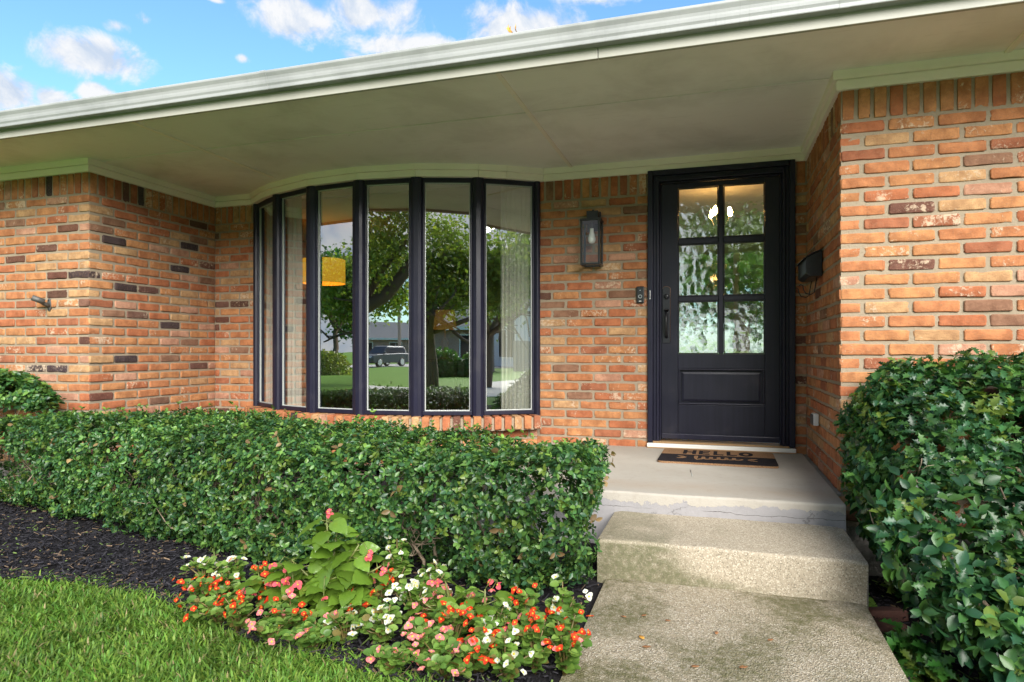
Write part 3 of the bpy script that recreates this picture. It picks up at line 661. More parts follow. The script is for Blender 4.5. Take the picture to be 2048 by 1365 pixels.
m.box(x0 - .004, x1 + .004, y0 - .004, y1 + .004, LZ1 - .0155, LZ1 + .002)
P_(m.build('lantern_frame', M['black_metal'], bevel=.002), lt)
P_(MB().box(-.055, .055, -.016, -.001, LZ1 - .07, LZ1 + .085).build('back_plate', M['black_metal'], bevel=.003), lt)
P_(MB().box(-.046, .046, -.10, -.0165, LZ1 + .0025, LZ1 + .078).build('top_box', M['black_metal'], bevel=.002), lt)
P_(MB().tube([(0, -.055, LZ1 + .078), (0, -.055, LZ1 + .094)], [.011, .008], 10).build('finial', M['black_metal'], smooth=True), lt)
for (p, q) in (((x0 + .012, y0 + .004), (x1 - .012, y0 + .004)), ((x1 - .004, y0 + .012), (x1 - .004, y1 - .012)), ((x0 + .004, y1 - .012), (x0 + .004, y0 + .012))):
    P_(np_mesh('glass_pane', [(*p, LZ0 + .012), (*q, LZ0 + .012), (*q, LZ1 - .012), (*p, LZ1 - .012)], None, M['clear_glass'], F4=[(0, 1, 2, 3)], smooth=False), lt)
ym = (y0 + y1) / 2
P_(MB().lathe((0, ym, 0), [(.019, LZ1 - .017), (.019, LZ1 - .06), (.015, LZ1 - .064)]).build('socket', M['black_metal'], smooth=True), lt)
bl = P_(MB().lathe((0, ym, LZ1 - .185), [(.001, 0), (.018, .004), (.027, .016), (.030, .032), (.029, .046), (.024, .062), (.017, .09), (.0155, .12)]).build('bulb', M['bulb_off'], smooth=True), lt)

# ------------------------------------------------------------------ doorbell
db = empty('video_doorbell', (-.558, YR, Z0 + .44), label='slim black video doorbell on the brick beside the door frame', cat='doorbell')
P_(MB().box(-.030, .030, -.026, .0, -.066, .066).build('housing', M['black_plastic'], bevel=.006, seg=3), db)
def disc(c, r, y0, y1, n=24): 
    m = MB(); m.loft([[(c[0] + r * math.cos(2 * math.pi * k / n), y, c[2] + r * math.sin(2 * math.pi * k / n)) for k in range(n)] for y in (y1, y0)]); return m
def ringm(c, r0, r1, y0, y1, n=24):
    m = MB(); rr = []
    for (r, y) in ((r0, y1), (r0, y0), (r1, y0), (r1, y1)): rr.append([(c[0] + r * math.cos(2 * math.pi * k / n), y, c[2] + r * math.sin(2 * math.pi * k / n)) for k in range(n)])
    return m.loft(rr + [rr[0]], cap=False)
P_(fix_normals(ringm((0, 0, -.014), .0105, .0145, -.029, -.0255).build('button_ring', M['silver'])), db); P_(fix_normals(disc((0, 0, -.014), .0100, -.0285, -.0255).build('button', M['black_plastic'])), db)
P_(fix_normals(disc((0, 0, .034), .0095, -.0295, -.0255).build('camera_lens', M['car_glass'])), db)
P_(fix_normals(disc((0, 0, .034), .004, -.0305, -.0290).build('lens_glint', M['silver'])), db)
P_(MB().box(-.009, .009, -.0272, -.0258, -.054, -.047).build('maker_mark', M['grey_plastic']), db)

# ------------------------------------------------------------------ mailbox on the right return wall (front faces left)
mb_ = empty('wall_mailbox', (XR - .006, 4.63, Z0 + .54), label='black metal mailbox with scroll hooks on the brick return by the door', cat='mailbox')
wy, hz, dp = .20, .075, .095
m = MB(); prof = [(0, -hz), (-dp * .72, -hz), (-dp, -hz * .75), (-dp, hz * .55), (-dp * .6, hz * .85), (0, hz * 1.15)]
m.loft([[(x, y, z) for x, z in prof] for y in (-wy, wy)]); P_(fix_normals(m.build('box_body', M['bronze_black'], bevel=.004)), mb_)
m = MB(); prof = [(-.001, hz * 1.25), (-dp * .6, hz * .97), (-dp * 1.18, hz * .50), (-dp * 1.18, hz * .42), (-dp * .6, hz * .88), (-.001, hz * 1.165)]
m.loft([[(x, y, z) for x, z in prof] for y in (-wy - .012, wy + .012)]); P_(fix_normals(m.build('lid', M['bronze_black'], bevel=.002)), mb_)
for y in (-.12, .12):
    P_(MB().tube([(-.02, y, -hz), (-.03, y, -hz - .06), (-.035, y, -hz - .095), (-.055, y, -hz - .108), (-.085, y, -hz - .10), (-.098, y, -hz - .075), (-.102, y, -hz - .05), (-.116, y, -hz - .042), (-.124, y, -hz - .052)], .0035, 7).build('scroll_hook', M['black_metal'], smooth=True), mb_)

# ------------------------------------------------------------------ outdoor outlet box on the return wall
ob = empty('outlet_box', (XR - .006, 4.62, Z0 - .445), label='small grey weatherproof outlet box low on the brick return wall', cat='outlet')
P_(MB().box(-.032, 0, -.052, .052, -.038, .038).build('box_body', M['grey_plastic'], bevel=.006), ob); P_(MB().box(-.040, -.0325, -.046, .046, -.033, .033).build('cover', M['aged_metal'], bevel=.005), ob)

# ------------------------------------------------------------------ flagpole bracket on the left wall
fb = empty('flag_bracket', (-5.06, YF - .004, Z0 + .37), label='weathered metal flagpole bracket on the left brick wall', cat='bracket')
m = MB(); pts = [(.020 * math.cos(a), .052 * math.sin(a) - .004) for a in np.linspace(0, 2 * math.pi, 20)[:-1]]
m.loft([[(x, 0, z) for x, z in pts], [(x, -.010, z) for x, z in pts]]); P_(fix_normals(m.build('mount_plate', M['aged_metal'], bevel=.003)), fb)
P_(MB().tube([(0, -.008, -.012), (-.006, -.045, .004), (-.012, -.07, .022)], [.019, .015, .018], 12).build('arm', M['aged_metal'], smooth=True), fb)
ax = Vector((-.55, -.72, .36)).normalized(); c = Vector((-.012, -.07, .026)); sd = ax.orthogonal().normalized(); s2 = ax.cross(sd); m = MB(); rings = []
for r, t in ((.0215, -.03), (.0225, .055), (.0185, .056), (.0175, -.02)): rings.append([c + ax * t + r * (math.cos(2 * math.pi * k / 18) * sd + math.sin(2 * math.pi * k / 18) * s2) for k in range(18)])
P_(fix_normals(m.loft(rings).build('pole_socket', M['aged_metal'], smooth=True)), fb)
for z in (.030, -.038): P_(fix_normals(disc((0, 0, z), .006, -.014, -.009, 12).build('screw', M['black_metal'])), fb)

# ------------------------------------------------------------------ doormat
dm = empty('doormat', (.015, 4.775, ZP), rz=R_(-.8), label='tan and black coir doormat reading HELLO in front of the door', cat='doormat')
def mat_sheet(hw, hd, r, t, ysplit):
    pts = []
    for cx, cy, a0 in ((hw - r, hd - r, 0), (-hw + r, hd - r, 90), (-hw + r, -hd + r, 180), (hw - r, -hd + r, 270)):
        pts += [(cx + r * math.cos(R_(a0 + k * 15)), cy + r * math.sin(R_(a0 + k * 15))) for k in range(7)]
    return pts
hw, hd = .383, .30
pts = mat_sheet(hw, hd, .045, .012, 0)
def flat(name, poly, z0, z1, colr, par):
    m = MB().prism(poly, z0, z1); o = m.build(name, M['mat_coir']); n = len(o.data.vertices)
    a = o.data.attributes.new('vc', 'FLOAT_COLOR', 'POINT'); a.data.foreach_set('color', np.tile((*colr, 1), n).astype(np.float32)); fix_normals(o); return P_(o, par)
TAN, BLK = (.30, .175, .095), (.022, .019, .022)
flat('mat_base', pts, .001, .014, TAN, dm)
YS = .02
lowpts = [(x, y) for x, y in pts if y < 0]; low = [(-hw, YS)] + sorted([p for p in lowpts if p[0] < 0], key=lambda p: -p[1]) + sorted([p for p in lowpts if p[0] > 0], key=lambda p: p[1]) + [(hw, YS)]
flat('dark_field', [(x * .998, y if y == YS else y * .998) for x, y in low], .0135, .0165, BLK, dm)
def flats(name, polys, z0, z1, colr, par):
    m = MB()
    for i, p in enumerate(polys): m.prism(p, z0, z1 + .0001 * (i % 2))
    o = m.build(name, M['mat_coir']); n = len(o.data.vertices)
    a = o.data.attributes.new('vc', 'FLOAT_COLOR', 'POINT'); a.data.foreach_set('color', np.tile((*colr, 1), n).astype(np.float32)); fix_normals(o); return P_(o, par)
def letter(strokes, cx, name): flats(name, [[(cx + x, y) for x, y in s] for s in strokes], .0138, .0166, BLK, dm)
def rect(x0, x1, y0, y1): return [(x0, y0), (x1, y0), (x1, y1), (x0, y1)]
yb, yt = .065, .235; tw = .026
letter([rect(-.045, -.045 + tw, yb, yt), rect(.045 - tw, .045, yb, yt), rect(-.045 + tw, .045 - tw, .137, .163)], -.19, 'letter_h')
letter([rect(-.04, -.04 + tw, yb, yt), rect(-.04 + tw, .035, yt - .026, yt), rect(-.04 + tw, .028, .137, .163), rect(-.04 + tw, .035, yb, yb + .026)], -.085, 'letter_e')
letter([rect(-.035, -.035 + tw, yb, yt), rect(-.035 + tw, .035, yb, yb + .026)], .01, 'letter_l')
letter([rect(-.035, -.035 + tw, yb, yt), rect(-.035 + tw, .035, yb, yb + .026)], .10, 'letter_l')
oo = [(.048 * math.cos(a), .15 + .087 * math.sin(a)) for a in np.linspace(0, 2 * math.pi, 25)]; oi = [(.020 * math.cos(a), .15 + .05 * math.sin(a)) for a in np.linspace(0, 2 * math.pi, 25)]
letter([[oo[i], oo[i + 1], oi[i + 1], oi[i]] for i in range(24)], .195, 'letter_o')
# tan looping script on the dark half
def stroke(pts, wd, name):
    poly = []; P = [Vector(p) for p in pts]; l, r = [], []
    for i in range(len(P)):
        d = (P[min(i + 1, len(P) - 1)] - P[max(i - 1, 0)]).normalized(); n = Vector((-d.y, d.x)) * wd / 2; l.append(tuple(P[i] + n)); r.append(tuple(P[i] - n))
    flats(name, [[l[i], l[i + 1], r[i + 1], r[i]] for i in range(len(P) - 1)], .0160, .0182, TAN, dm)
sc_ = []
for k in np.linspace(0, 1, 64):
    a = k * 2 * math.pi * 6; sc_.append((-.15 + .30 * k + .016 * math.cos(a), -.115 + (.05 if k > .12 else .085) * math.sin(a) * (1 - .25 * k) + .02 * k))
stroke(sc_, .016, 'script_lettering')
for s in (-1, 1):
    flat('leaf_motif', [(s * .20, -.10), (s * .225, -.065), (s * .265, -.055), (s * .235, -.095)][::s], .016, .018, TAN, dm); flat('leaf_motif', [(s * .20, -.12), (s * .235, -.125), (s * .262, -.155), (s * .22, -.145)][::s], .016, .018, TAN, dm)
# ------------------------------------------------------------------ ground, bed, lawn, porch, step, walk
def sstep(a, b, x): t = np.clip((x - a) / (b - a), 0, 1); return t * t * (3 - 2 * t)
def gz_(X, Y):
    X = np.asarray(X, float); Y = np.asarray(Y, float)
    z = -.13 * sstep(.35, .75, X) * sstep(1.6, 2.9, Y)
    return z - .22 * sstep(-6, -24, Y)
gx = np.unique(np.concatenate([np.linspace(-9, 6, 76), [-400, -200, -100, -60, -40, -25, -16, -12, 8, 12, 18, 28, 45, 70, 110, 200, 400]]))
gy = np.unique(np.concatenate([np.linspace(-2, 5.6, 50), np.linspace(-40, -2.5, 20), [-400, -200, -120, -70, 7, 10, 30, 100, 300]]))
def sheet(name, gx, gy, mat, dz=0., mask=None):
    X, Y = np.meshgrid(gx, gy); V = np.stack([X, Y, gz_(X, Y) + dz], -1).reshape(-1, 3); nx = len(gx); F = []
    for j in range(len(gy) - 1):
        for i in range(nx - 1):
            if mask and not mask((gx[i] + gx[i + 1]) / 2, (gy[j] + gy[j + 1]) / 2): continue
            F.append((j * nx + i, j * nx + i + 1, (j + 1) * nx + i + 1, (j + 1) * nx + i))
    return np_mesh(name, V, None, mat, F4=F)
tag(sheet('ground', gx, gy, M['lawn']), kind='structure')
# edge of the lawn: a curve from left to the flower bed
EX = np.array([-9, -5, -3.9, -3.18, -2.82, -2.36, -2.05, -1.6, -1.34, -1.06, -.75, -.44, -.2]); EY = np.array([2.4, 2.3, 2.22, 2.19, 2.26, 2.25, 2.15, 2.0, 1.98, 1.93, 1.85, 1.72, 1.6])
def edge_y(x): return np.interp(x, EX, EY)
bx = np.linspace(-8.4, -.474, 90); n = 14
V = []; F = []
for i, x in enumerate(bx):
    e = float(edge_y(x)) + .02 * math.sin(x * 9) + .012 * math.sin(x * 23)
    for j in range(n):
        t = j / (n - 1); y = e + (5.05 - e) * t; V.append((x, y, float(gz_(x, y)) + .006 + .03 * min(1, t * 6) * min(1, (-.46 - x) * 3) + .012 * float(vnoise(np.array([x, y, 0.]), 5))))
for i in range(len(bx) - 1):
    for j in range(n - 1): a = i * n + j; F.append((a, a + n, a + n + 1, a + 1))
tag(np_mesh('mulch_bed', V, None, M['soil'], F4=F), kind='structure')
rx = np.linspace(.55, 5.0, 40); ry = np.linspace(-.5, 3.95, 40)
tag(sheet('mulch_bed', rx, ry, M['soil'], .008), kind='structure')
# chips of black mulch
def chips(name, n, area, zf, seed, cols=None):
    r = np.random.default_rng(seed); P = area(r, n); n = len(P)
    L_ = r.uniform(.008, .034, n) * (1 + 1.1 * (r.random(n) < .12)); W_ = r.uniform(.003, .011, n); T_ = r.uniform(.001, .004, n); yw = r.uniform(0, 2 * np.pi, n); pt = r.normal(0, .28, n); rl = r.normal(0, .5, n)
    tp = np.array([(x, y, z) for z in (-1, 1) for y in (-1, 1) for x in (-1, 1)], float); tp[[0, 4], 1] *= .4; tp[[3, 7], 1] *= .5
    Q = tp[None] * np.stack([L_, W_, T_], 1)[:, None] / 1.0 * .5
    cz, sz = np.cos(pt), np.sin(pt); x, y, z = Q[..., 0], Q[..., 1], Q[..., 2]
    cr, sr = np.cos(rl)[:, None], np.sin(rl)[:, None]; y, z = y * cr - z * sr, y * sr + z * cr
    x, z = x * cz[:, None] - z * sz[:, None], x * sz[:, None] + z * cz[:, None]
    cy, sy = np.cos(yw)[:, None], np.sin(yw)[:, None]; x, y = x * cy - y * sy, x * sy + y * cy
    Q = np.stack([x, y, z], -1) + P[:, None]
    Fb = np.array([(0, 2, 3, 1), (4, 5, 7, 6), (0, 1, 5, 4), (2, 6, 7, 3), (0, 4, 6, 2), (1, 3, 7, 5)])
    F = (Fb[None] + (np.arange(n) * 8)[:, None, None]).reshape(-1, 4)
    c = r.uniform(.5, 1.7, (n, 1)) * np.array([[.0185, .0172, .0215]]); odd = r.random(n) < .11; c[odd] = np.array([.16, .11, .07]) * r.uniform(.5, 1.3, (odd.sum(), 1)); c[r.random(n) < .04] = (.13, .19, .05)
    return tag(np_mesh(name, Q.reshape(-1, 3), None, M['mulch_chip'], F4=F, vc=np.repeat(c, 8, 0), smooth=False), kind='stuff', label='black dyed wood mulch chips strewn over the planting bed', cat='mulch')
def area_l(r, n):
    x = r.uniform(-5.4, -.49, n * 2); e = edge_y(x); y = e - .02 + (r.random(n * 2) ** 1.5) * (3.5 - e); k = r.random(n * 2) < np.clip(1.3 - (y - e) * .5, .2, 1)
    x, y = x[k][:n], y[k][:n]; return np.stack([x, y, .030 * np.clip((y - edge_y(x)) * 4, 0, 1) * np.clip((-.46 - x) * 3, 0, 1) + .012 + r.random(len(x)) * .02 + .012 * vnoise(np.stack([x, y, 0 * x], 1), 5)], 1)
def area_r(r, n):
    x = r.uniform(.60, 2.6, n); y = r.uniform(1.6, 3.83, n); return np.stack([x, y, gz_(x, y) + .012 + r.random(n) * .02], 1)
chips('mulch', 17000, area_l, 0, 3); chips('mulch', 6000, area_r, 0, 4)
# grass blades
def grass(name, n, seed):
    r = np.random.default_rng(seed); x = r.uniform(-5.2, -.55, n * 2); y = r.uniform(1.05, 2.45, n * 2)
    k = (y < edge_y(x) + .03 + r.normal(0, .022, n * 2)); x, y = x[k][:n], y[k][:n]; n = len(x)
    h = r.uniform(.022, .056, n) * (.8 + .5 * vnoise(np.stack([x, y, 0 * x], 1), 7)); w = r.uniform(.0021, .0044, n); az = r.uniform(0, 2 * np.pi, n); lean = np.clip(r.normal(.75, .30, n), .08, 1.4)
    ed = y > edge_y(x) - .05; lean[ed] += .25
    d = np.stack([np.cos(az), np.sin(az)], 1); sdv = np.stack([-np.sin(az), np.cos(az)], 1); V = np.zeros((n, 7, 3)); base = np.stack([x, y, np.full(n, -.005)], 1)
    for i, (t, wk) in enumerate(((0, .8), (.4, 1), (.75, .8), (1, 0))):
        bend = lean * t ** 1.6; p = base.copy(); p[:, :2] += d * (h * bend)[:, None]; p[:, 2] += h * t * np.sqrt(np.clip(1 - (bend * .62) ** 2, .12, 1))
        if i < 3:
            V[:, 2 * i, :] = p; V[:, 2 * i + 1, :] = p; V[:, 2 * i, :2] += sdv * (w * wk)[:, None]; V[:, 2 * i + 1, :2] -= sdv * (w * wk)[:, None]
        else: V[:, 6] = p
    F = np.array([(0, 1, 3), (0, 3, 2), (2, 3, 5), (2, 5, 4), (4, 5, 6)]); F = (F[None] + (np.arange(n) * 7)[:, None, None]).reshape(-1, 3)
    c = np.array([.140, .250, .038])[None] * r.uniform(.55, 1.35, (n, 1)); c[:, 0] *= r.uniform(.75, 1.25, n); c *= (.72 + .56 * vnoise(np.stack([x, y, 0 * x], 1), 3.1, 5))[:, None]; dry = r.random(n) < .05; c[dry] = np.array([.36, .30, .14]) * r.uniform(.6, 1.1, (dry.sum(), 1))
    return tag(np_mesh(name, V.reshape(-1, 3), F, M['grass_blade'], vc=np.repeat(c, 7, 0)), kind='stuff', label='bright green broad-bladed lawn grass in the lower left corner', cat='grass')
grass('grass', 80000, 5)
# porch slab, lower step and walk
def worn_block(name, x0, x1, y0, y1, z0, z1, mat, nx=26, ny=14, amp=.004, rnd=.018, seed=0, zfun=None):
    """slab with rounded, uneven front edge; top and front subdivided"""
    xs_ = np.linspace(x0, x1, nx); prof = [(y0 + rnd * .15, z0)] + [(y0, z0 + (z1 - rnd - z0) * k) for k in (.33, .66, 1)] + [(y0 + rnd * (1 - math.cos(a)), z1 - rnd + rnd * math.sin(a)) for a in (.4, .8, 1.2, math.pi / 2)] + [(y, z1) for y in np.linspace(y0 + rnd * 2, y1, ny)] + [(y1, z0)]
    V = []
    for x in xs_:
        xe = min(x - x0, x1 - x)
        for (y, z) in prof:
            nz = float(vnoise(np.array([x, y, z]), 9, seed)) - .5; n2 = float(vnoise(np.array([x, y, z]), 30, seed + 3)) - .5
            zz = z + (nz * amp * .5 if z > z0 + .01 else 0) - (rnd * .5 if xe < .002 and z > z1 - .01 and name != 'porch' else 0); yy = y + ((nz * amp * 2 + n2 * amp) if y < y0 + rnd * 1.5 else 0)
            if zfun is not None and z > z0 + .01: zz += zfun(x, y)
            V.append((x, yy, zz))
    n = len(prof); F = []
    for i in range(nx - 1):
        for j in range(n - 1): a = i * n + j; F.append((a, a + n, a + n + 1, a + 1))
    o = np_mesh(name, V, None, mat, F4=F)
    import bmesh
    bm = bmesh.new(); bm.from_mesh(o.data); bmesh.ops.holes_fill(bm, edges=[e for e in bm.edges if e.is_boundary], sides=0); bmesh.ops.recalc_face_normals(bm, faces=bm.faces); bm.to_mesh(o.data); bm.free()
    for p in o.data.polygons: p.use_smooth = len(p.vertices) < 5
    o.data.set_sharp_from_angle(angle=R_(48))
    return tag(o, kind='structure')
ZSTEP = Z0 - .862; ZWK = Z0 - 1.035
worn_block('porch', -1.35, .612, 3.515, 5.30, -.1, ZP, M['porch_concrete'], nx=44, amp=.006, rnd=.013, seed=1)
# strip of the slab between the walls, behind the projecting corner
tag(MB().box(.614, XR + .004, YF + .004, 5.29, -.1, ZP - .012).build('porch', M['foundation_concrete']), kind='structure')
worn_block('step', -.515, .600, 2.968, 3.525, -.12, ZSTEP, M['step_concrete'], nx=30, amp=.008, rnd=.016, seed=2)
worn_block('walkway', -.475, .592, -1.6, 2.999, -.35, ZWK, M['walk_concrete'], nx=24, ny=40, amp=.006, rnd=.015, seed=3, zfun=lambda x, y: -.028 * (3.0 - y) / 1.5 if y > 1.5 else -.028)
# walk turning to the drive behind the camera
pth = [(0.06, -1.55), (.3, -2.6), (1.3, -3.5), (3.2, -3.9), (6, -4.2), (10, -4.5), (16, -5.2)]; m = MB(); wds = [.53, .7, 1.0, 1.5, 2.2, 2.8, 3.2]; rings = []
for i, p in enumerate(pth):
    d = (Vector(pth[min(i + 1, 6)]) - Vector(pth[max(i - 1, 0)])).normalized(); nn = Vector((-d.y, d.x)) * wds[i]; p = Vector(p); rings.append([(*(p + nn), .014), (*(p - nn), .014), (*(p - nn), -.2), (*(p + nn), -.2)])
tag(fix_normals(m.loft(rings).build('driveway', M['pale_concrete'])), kind='structure')
# two loose red bricks in the soil by the step
plain('old_red', (.17, .075, .058), .85, .25, 40, .4)
for i, (x, y, z, rz, tl) in enumerate(((.69, 3.12, -.105, 38, 10), (.72, 3.28, -.105, 30, -8))):
    P, F = brick_geo(.20, .085, .055, 77 + i); o = np_mesh('loose_brick', P, None, M['old_red'], F4=F); o.location = (x, y, z); o.rotation_euler = (R_(tl), R_(5), R_(rz))
    tag(o, ('red loose brick lying in soil beside the step, nearer the walk', 'red loose brick lying in soil beside the step, nearer the house')[i], 'brick', 'loose bricks by the step')
# fallen leaves on the walk
def flat_leaf(name, p, s, rz, mat, label, tilt=0., grp='fallen leaves on the concrete walk', lobes=False):
    pr = [(0, 0), (.25, .2), (.5, .26), (.8, .14), (1, 0), (.8, -.14), (.5, -.26), (.25, -.2)] if not lobes else [(0, .03), (.2, .10), (.3, .42), (.42, .14), (.6, .40), (.68, .12), (1, 0), (.68, -.14), (.58, -.42), (.42, -.14), (.28, -.38), (.2, -.1)]
    V = [(x - .5, y, .10 * abs(y) / .26 + .25 * (x - .5) ** 2) for x, y in pr] + [(0, 0, 0.)]; n = len(pr); F = [(i, (i + 1) % n, n) for i in range(n)]
    o = np_mesh(name, np.array(V) * s, F, mat); o.location = p; o.rotation_euler = (tilt, 0, rz); md = o.modifiers.new('thick', 'SOLIDIFY'); md.thickness = .0008; tag(o, label, 'leaf', grp); return o
spots = [(1283, 1272, .036, 1.9, 'golden_leaf', 'bright orange dry leaf on the walk'), (1293, 1290, .034, .1, 'dead_leaf', 'brown leaf just below the orange leaf on the walk'), (1247, 1232, .026, 2.6, 'dead_leaf', 'small brown leaf near the left edge of the walk, leftmost'), (1288, 1230, .026, .5, 'dead_leaf', 'small brown leaf upper middle of the walk above the orange leaf'), (1335, 1240, .024, 2.7, 'dead_leaf', 'faint brown leaf right of centre below the mossy step'),
         (1433, 1264, .030, 1.2, 'dead_leaf', 'tan oval leaf standing out mid walk'), (1541, 1278, .026, .3, 'dead_leaf', 'reddish brown leaf on the right half of the walk'), (1390, 1328, .030, .05, 'dead_leaf', 'flat brown leaf near the bottom centre of the walk'), (1487, 1330, .034, .2, 'dead_leaf', 'light brown leaf near the bottom right of the walk'), (1527, 1182, .026, 2.8, 'dead_leaf', 'small leaf at the foot of the step riser')]
for (x, y, s, rz, mt_, lab) in spots:
    p = on_z(x, y, ZWK); p.z = ZWK + (-.028 * (3.0 - p.y) / 1.5) + .004; flat_leaf('fallen_leaf', p, s, rz + YAW, M[mt_], lab)
for i, (x, y, rz) in enumerate(((1018, 66, 1.2), (1030, 64, 1.7))):
    p = on_y(x, y - 4, YE - .055); flat_leaf('fallen_leaf', p, .06, rz, M['golden_leaf'], ('orange oak leaf caught upright in the gutter, left one of the pair', 'orange oak leaf caught upright in the gutter, right one of the pair')[i], R_(80), 'leaves caught in the gutter', True)
    o = bpy.data.objects[-1] if False else None
# thin pale straw on the porch
tag(MB().tube([on_z(1381, 940, ZP + .003), on_z(1385, 953, ZP + .004)], .0015, 6).build('grass_straw', M['bead'], smooth=True), 'thin pale straw lying on the porch before the mat', 'straw')
# ------------------------------------------------------------------ leaf scattering
def leaf_tpl(kind):
    """x along the blade 0..1, y across, z up; folded along the midrib and arched"""
    if kind == 'oval': L_ = [(0, 0), (.16, .17), (.45, .30), (.78, .20), (1, 0)]
    elif kind == 'holly': L_ = [(0, 0), (.12, .16), (.22, .34), (.36, .17), (.52, .37), (.66, .17), (.80, .30), (.88, .09), (1.05, 0)]
    elif kind == 'round': L_ = [(0, 0), (.02, .30), (.25, .47), (.6, .45), (.88, .24), (1, 0)]
    elif kind == 'wing': return wing_tpl()
    elif kind == 'wing0': L_ = [(-.06, .10), (-.02, .30), (.22, .36), (.48, .30), (.74, .17), (1, 0)]
    else: L_ = [(0, 0), (.5, .28), (1, 0)]
    arch = {'oval': .16, 'holly': .22, 'round': .05, 'wing': .26}.get(kind, .1); fold = {'oval': .38, 'holly': .5, 'round': .35, 'wing': .30}.get(kind, .3)
    V = []; F = []; ids = []
    for (x, h) in L_:
        zc = -arch * x * x
        if h == 0: ids.append((len(V),)); V.append((x, 0, zc))
        else:
            b = len(V); ids.append((b, b + 1, b + 2)); k = .25 * (1 if (kind != 'holly') else 1.1)
            V += [(x, h, zc + h * fold), (x, 0, zc), (x, -h, zc + h * fold)]
    for a, b in zip(ids[:-1], ids[1:]):
        if len(a) == 1 and len(b) == 3: F += [(a[0], b[1], b[0]), (a[0], b[2], b[1])]
        elif len(a) == 3 and len(b) == 3: F += [(a[0], a[1], b[1]), (a[0], b[1], b[0]), (a[1], a[2], b[2]), (a[1], b[2], b[1])]
        elif len(a) == 3: F += [(a[0], a[1], b[0]), (a[1], a[2], b[0])]
        else: pass
    return np.array(V, float), np.array(F)
def wing_tpl():
    ts = [0, .08, .2, .34, .48, .62, .76, .89, 1.0]; hw = [.13, .30, .385, .385, .35, .285, .20, .10, 0.0]; V = []; F = []
    for i, (t, h) in enumerate(zip(ts, hw)):
        for k in (-1, -.55, 0, .55, 1):
            y = h * k * (1.12 if k > 0 else .9); x = t + (-.09 * abs(k) if i == 0 else 0) + .03 * abs(k); rip = .030 * math.cos(24 * (t - .32 * abs(k))) * abs(k)
            V.append((x, y, -.30 * t * t + .16 * h * abs(k) - .16 * h * abs(k) ** 2.5 + rip))
    for i in range(len(ts) - 1):
        for k in range(4): a = i * 5 + k; F += [(a, a + 5, a + 6), (a, a + 6, a + 1)]
    return np.array(V, float), np.array(F)
def unit(v): return v / np.maximum(np.linalg.norm(v, axis=-1, keepdims=True), 1e-9)
def leaf_geo(kind, pos, dirv, nrm, size, col, width=1.0):
    T, F = leaf_tpl(kind); n = len(pos); x = unit(dirv); y = unit(np.cross(nrm, x)); z = np.cross(x, y)
    size = np.asarray(size).reshape(-1, 1, 1); w = (np.ones(n) * width).reshape(-1, 1, 1)
    V = pos[:, None] + size * (T[None, :, 0:1] * x[:, None] + T[None, :, 1:2] * w * y[:, None] + T[None, :, 2:3] * z[:, None])
    FF = (F[None] + (np.arange(n) * len(T))[:, None, None]).reshape(-1, 3); return V.reshape(-1, 3), FF, np.repeat(col, len(T), 0)
def joinG(gs):
    V, F, C = [], [], []; b = 0
    for v, f, c in gs: V.append(v); F.append(f + b); C.append(c); b += len(v)
    return np.concatenate(V), np.concatenate(F), np.concatenate(C)
def shell_points(r, sdf, lo, hi, n, depth, keep=None):
    """random points just under a surface given by depth function sdf (positive inside) with outward normals"""
    out = []; got = 0; lo, hi = np.array(lo), np.array(hi)
    for _ in range(60):
        P = lo + (hi - lo) * r.random((60000, 3)); d = sdf(P); k = (d > 0) & (d < depth) & (r.random(len(P)) < np.exp(-d / depth * 1.6))
        if keep is not None: k &= keep(P, d, r)
        P = P[k]; out.append(P); got += len(P)
        if got >= n: break
    P = np.concatenate(out)[:n]; e = .02; g = np.zeros_like(P)
    for i in range(3): dv = np.zeros(3); dv[i] = e; g[:, i] = sdf(P + dv) - sdf(P - dv)
    return P, -unit(g)
def rosettes(r, P, N, nl, kind, s0, s1, cols, spread=.85, up=.35, yellow=.06, kinds=None):
    gs = []; n = len(P); ax = unit(N + np.array([0, 0, up]) + r.normal(0, .38, (n, 3))); t1 = unit(np.cross(ax, r.normal(0, 1, (n, 3)))); t2 = np.cross(ax, t1)
    shade = r.uniform(.7, 1.3, (n, 1)) * (.62 + .76 * vnoise(P, 2.6, 17))[:, None]; yl = r.random(n) < yellow
    for k in range(nl):
        a = k * 2.4 + r.uniform(-.4, .4, n); d = unit(ax * r.uniform(.15, .75, (n, 1)) + spread * (np.cos(a)[:, None] * t1 + np.sin(a)[:, None] * t2)); pos = P - ax * (k * s0 * .28) + r.normal(0, .002, (n, 3))
        c = cols[r.integers(0, len(cols), n)] * shade * r.uniform(.8, 1.2, (n, 1)); c[yl] = np.array([.11, .165, .028]) * r.uniform(.7, 1.3, (yl.sum(), 1)) if yl.any() else c[yl]
        nr = ax + r.normal(0, .35, (n, 3)); kd = kind if kinds is None else kinds[k % len(kinds)]
        gs.append(leaf_geo(kd, pos, d, nr, r.uniform(s0, s1, n), c, r.uniform(.85, 1.15, n)))
    return gs
def stick(mb, p, d, L_, r0, rnd, segs=4, sides=5, wob=.25, droop=0):
    pts = [Vector(p)]; d = Vector(d).normalized()
    for i in range(segs): d = (d + Vector((rnd.gauss(0, wob), rnd.gauss(0, wob), rnd.gauss(0, wob) - droop))).normalized(); pts.append(pts[-1] + d * (L_ / segs))
    mb.tube(pts, [r0 * (1 - .65 * i / segs) for i in range(segs + 1)], sides); return pts, d
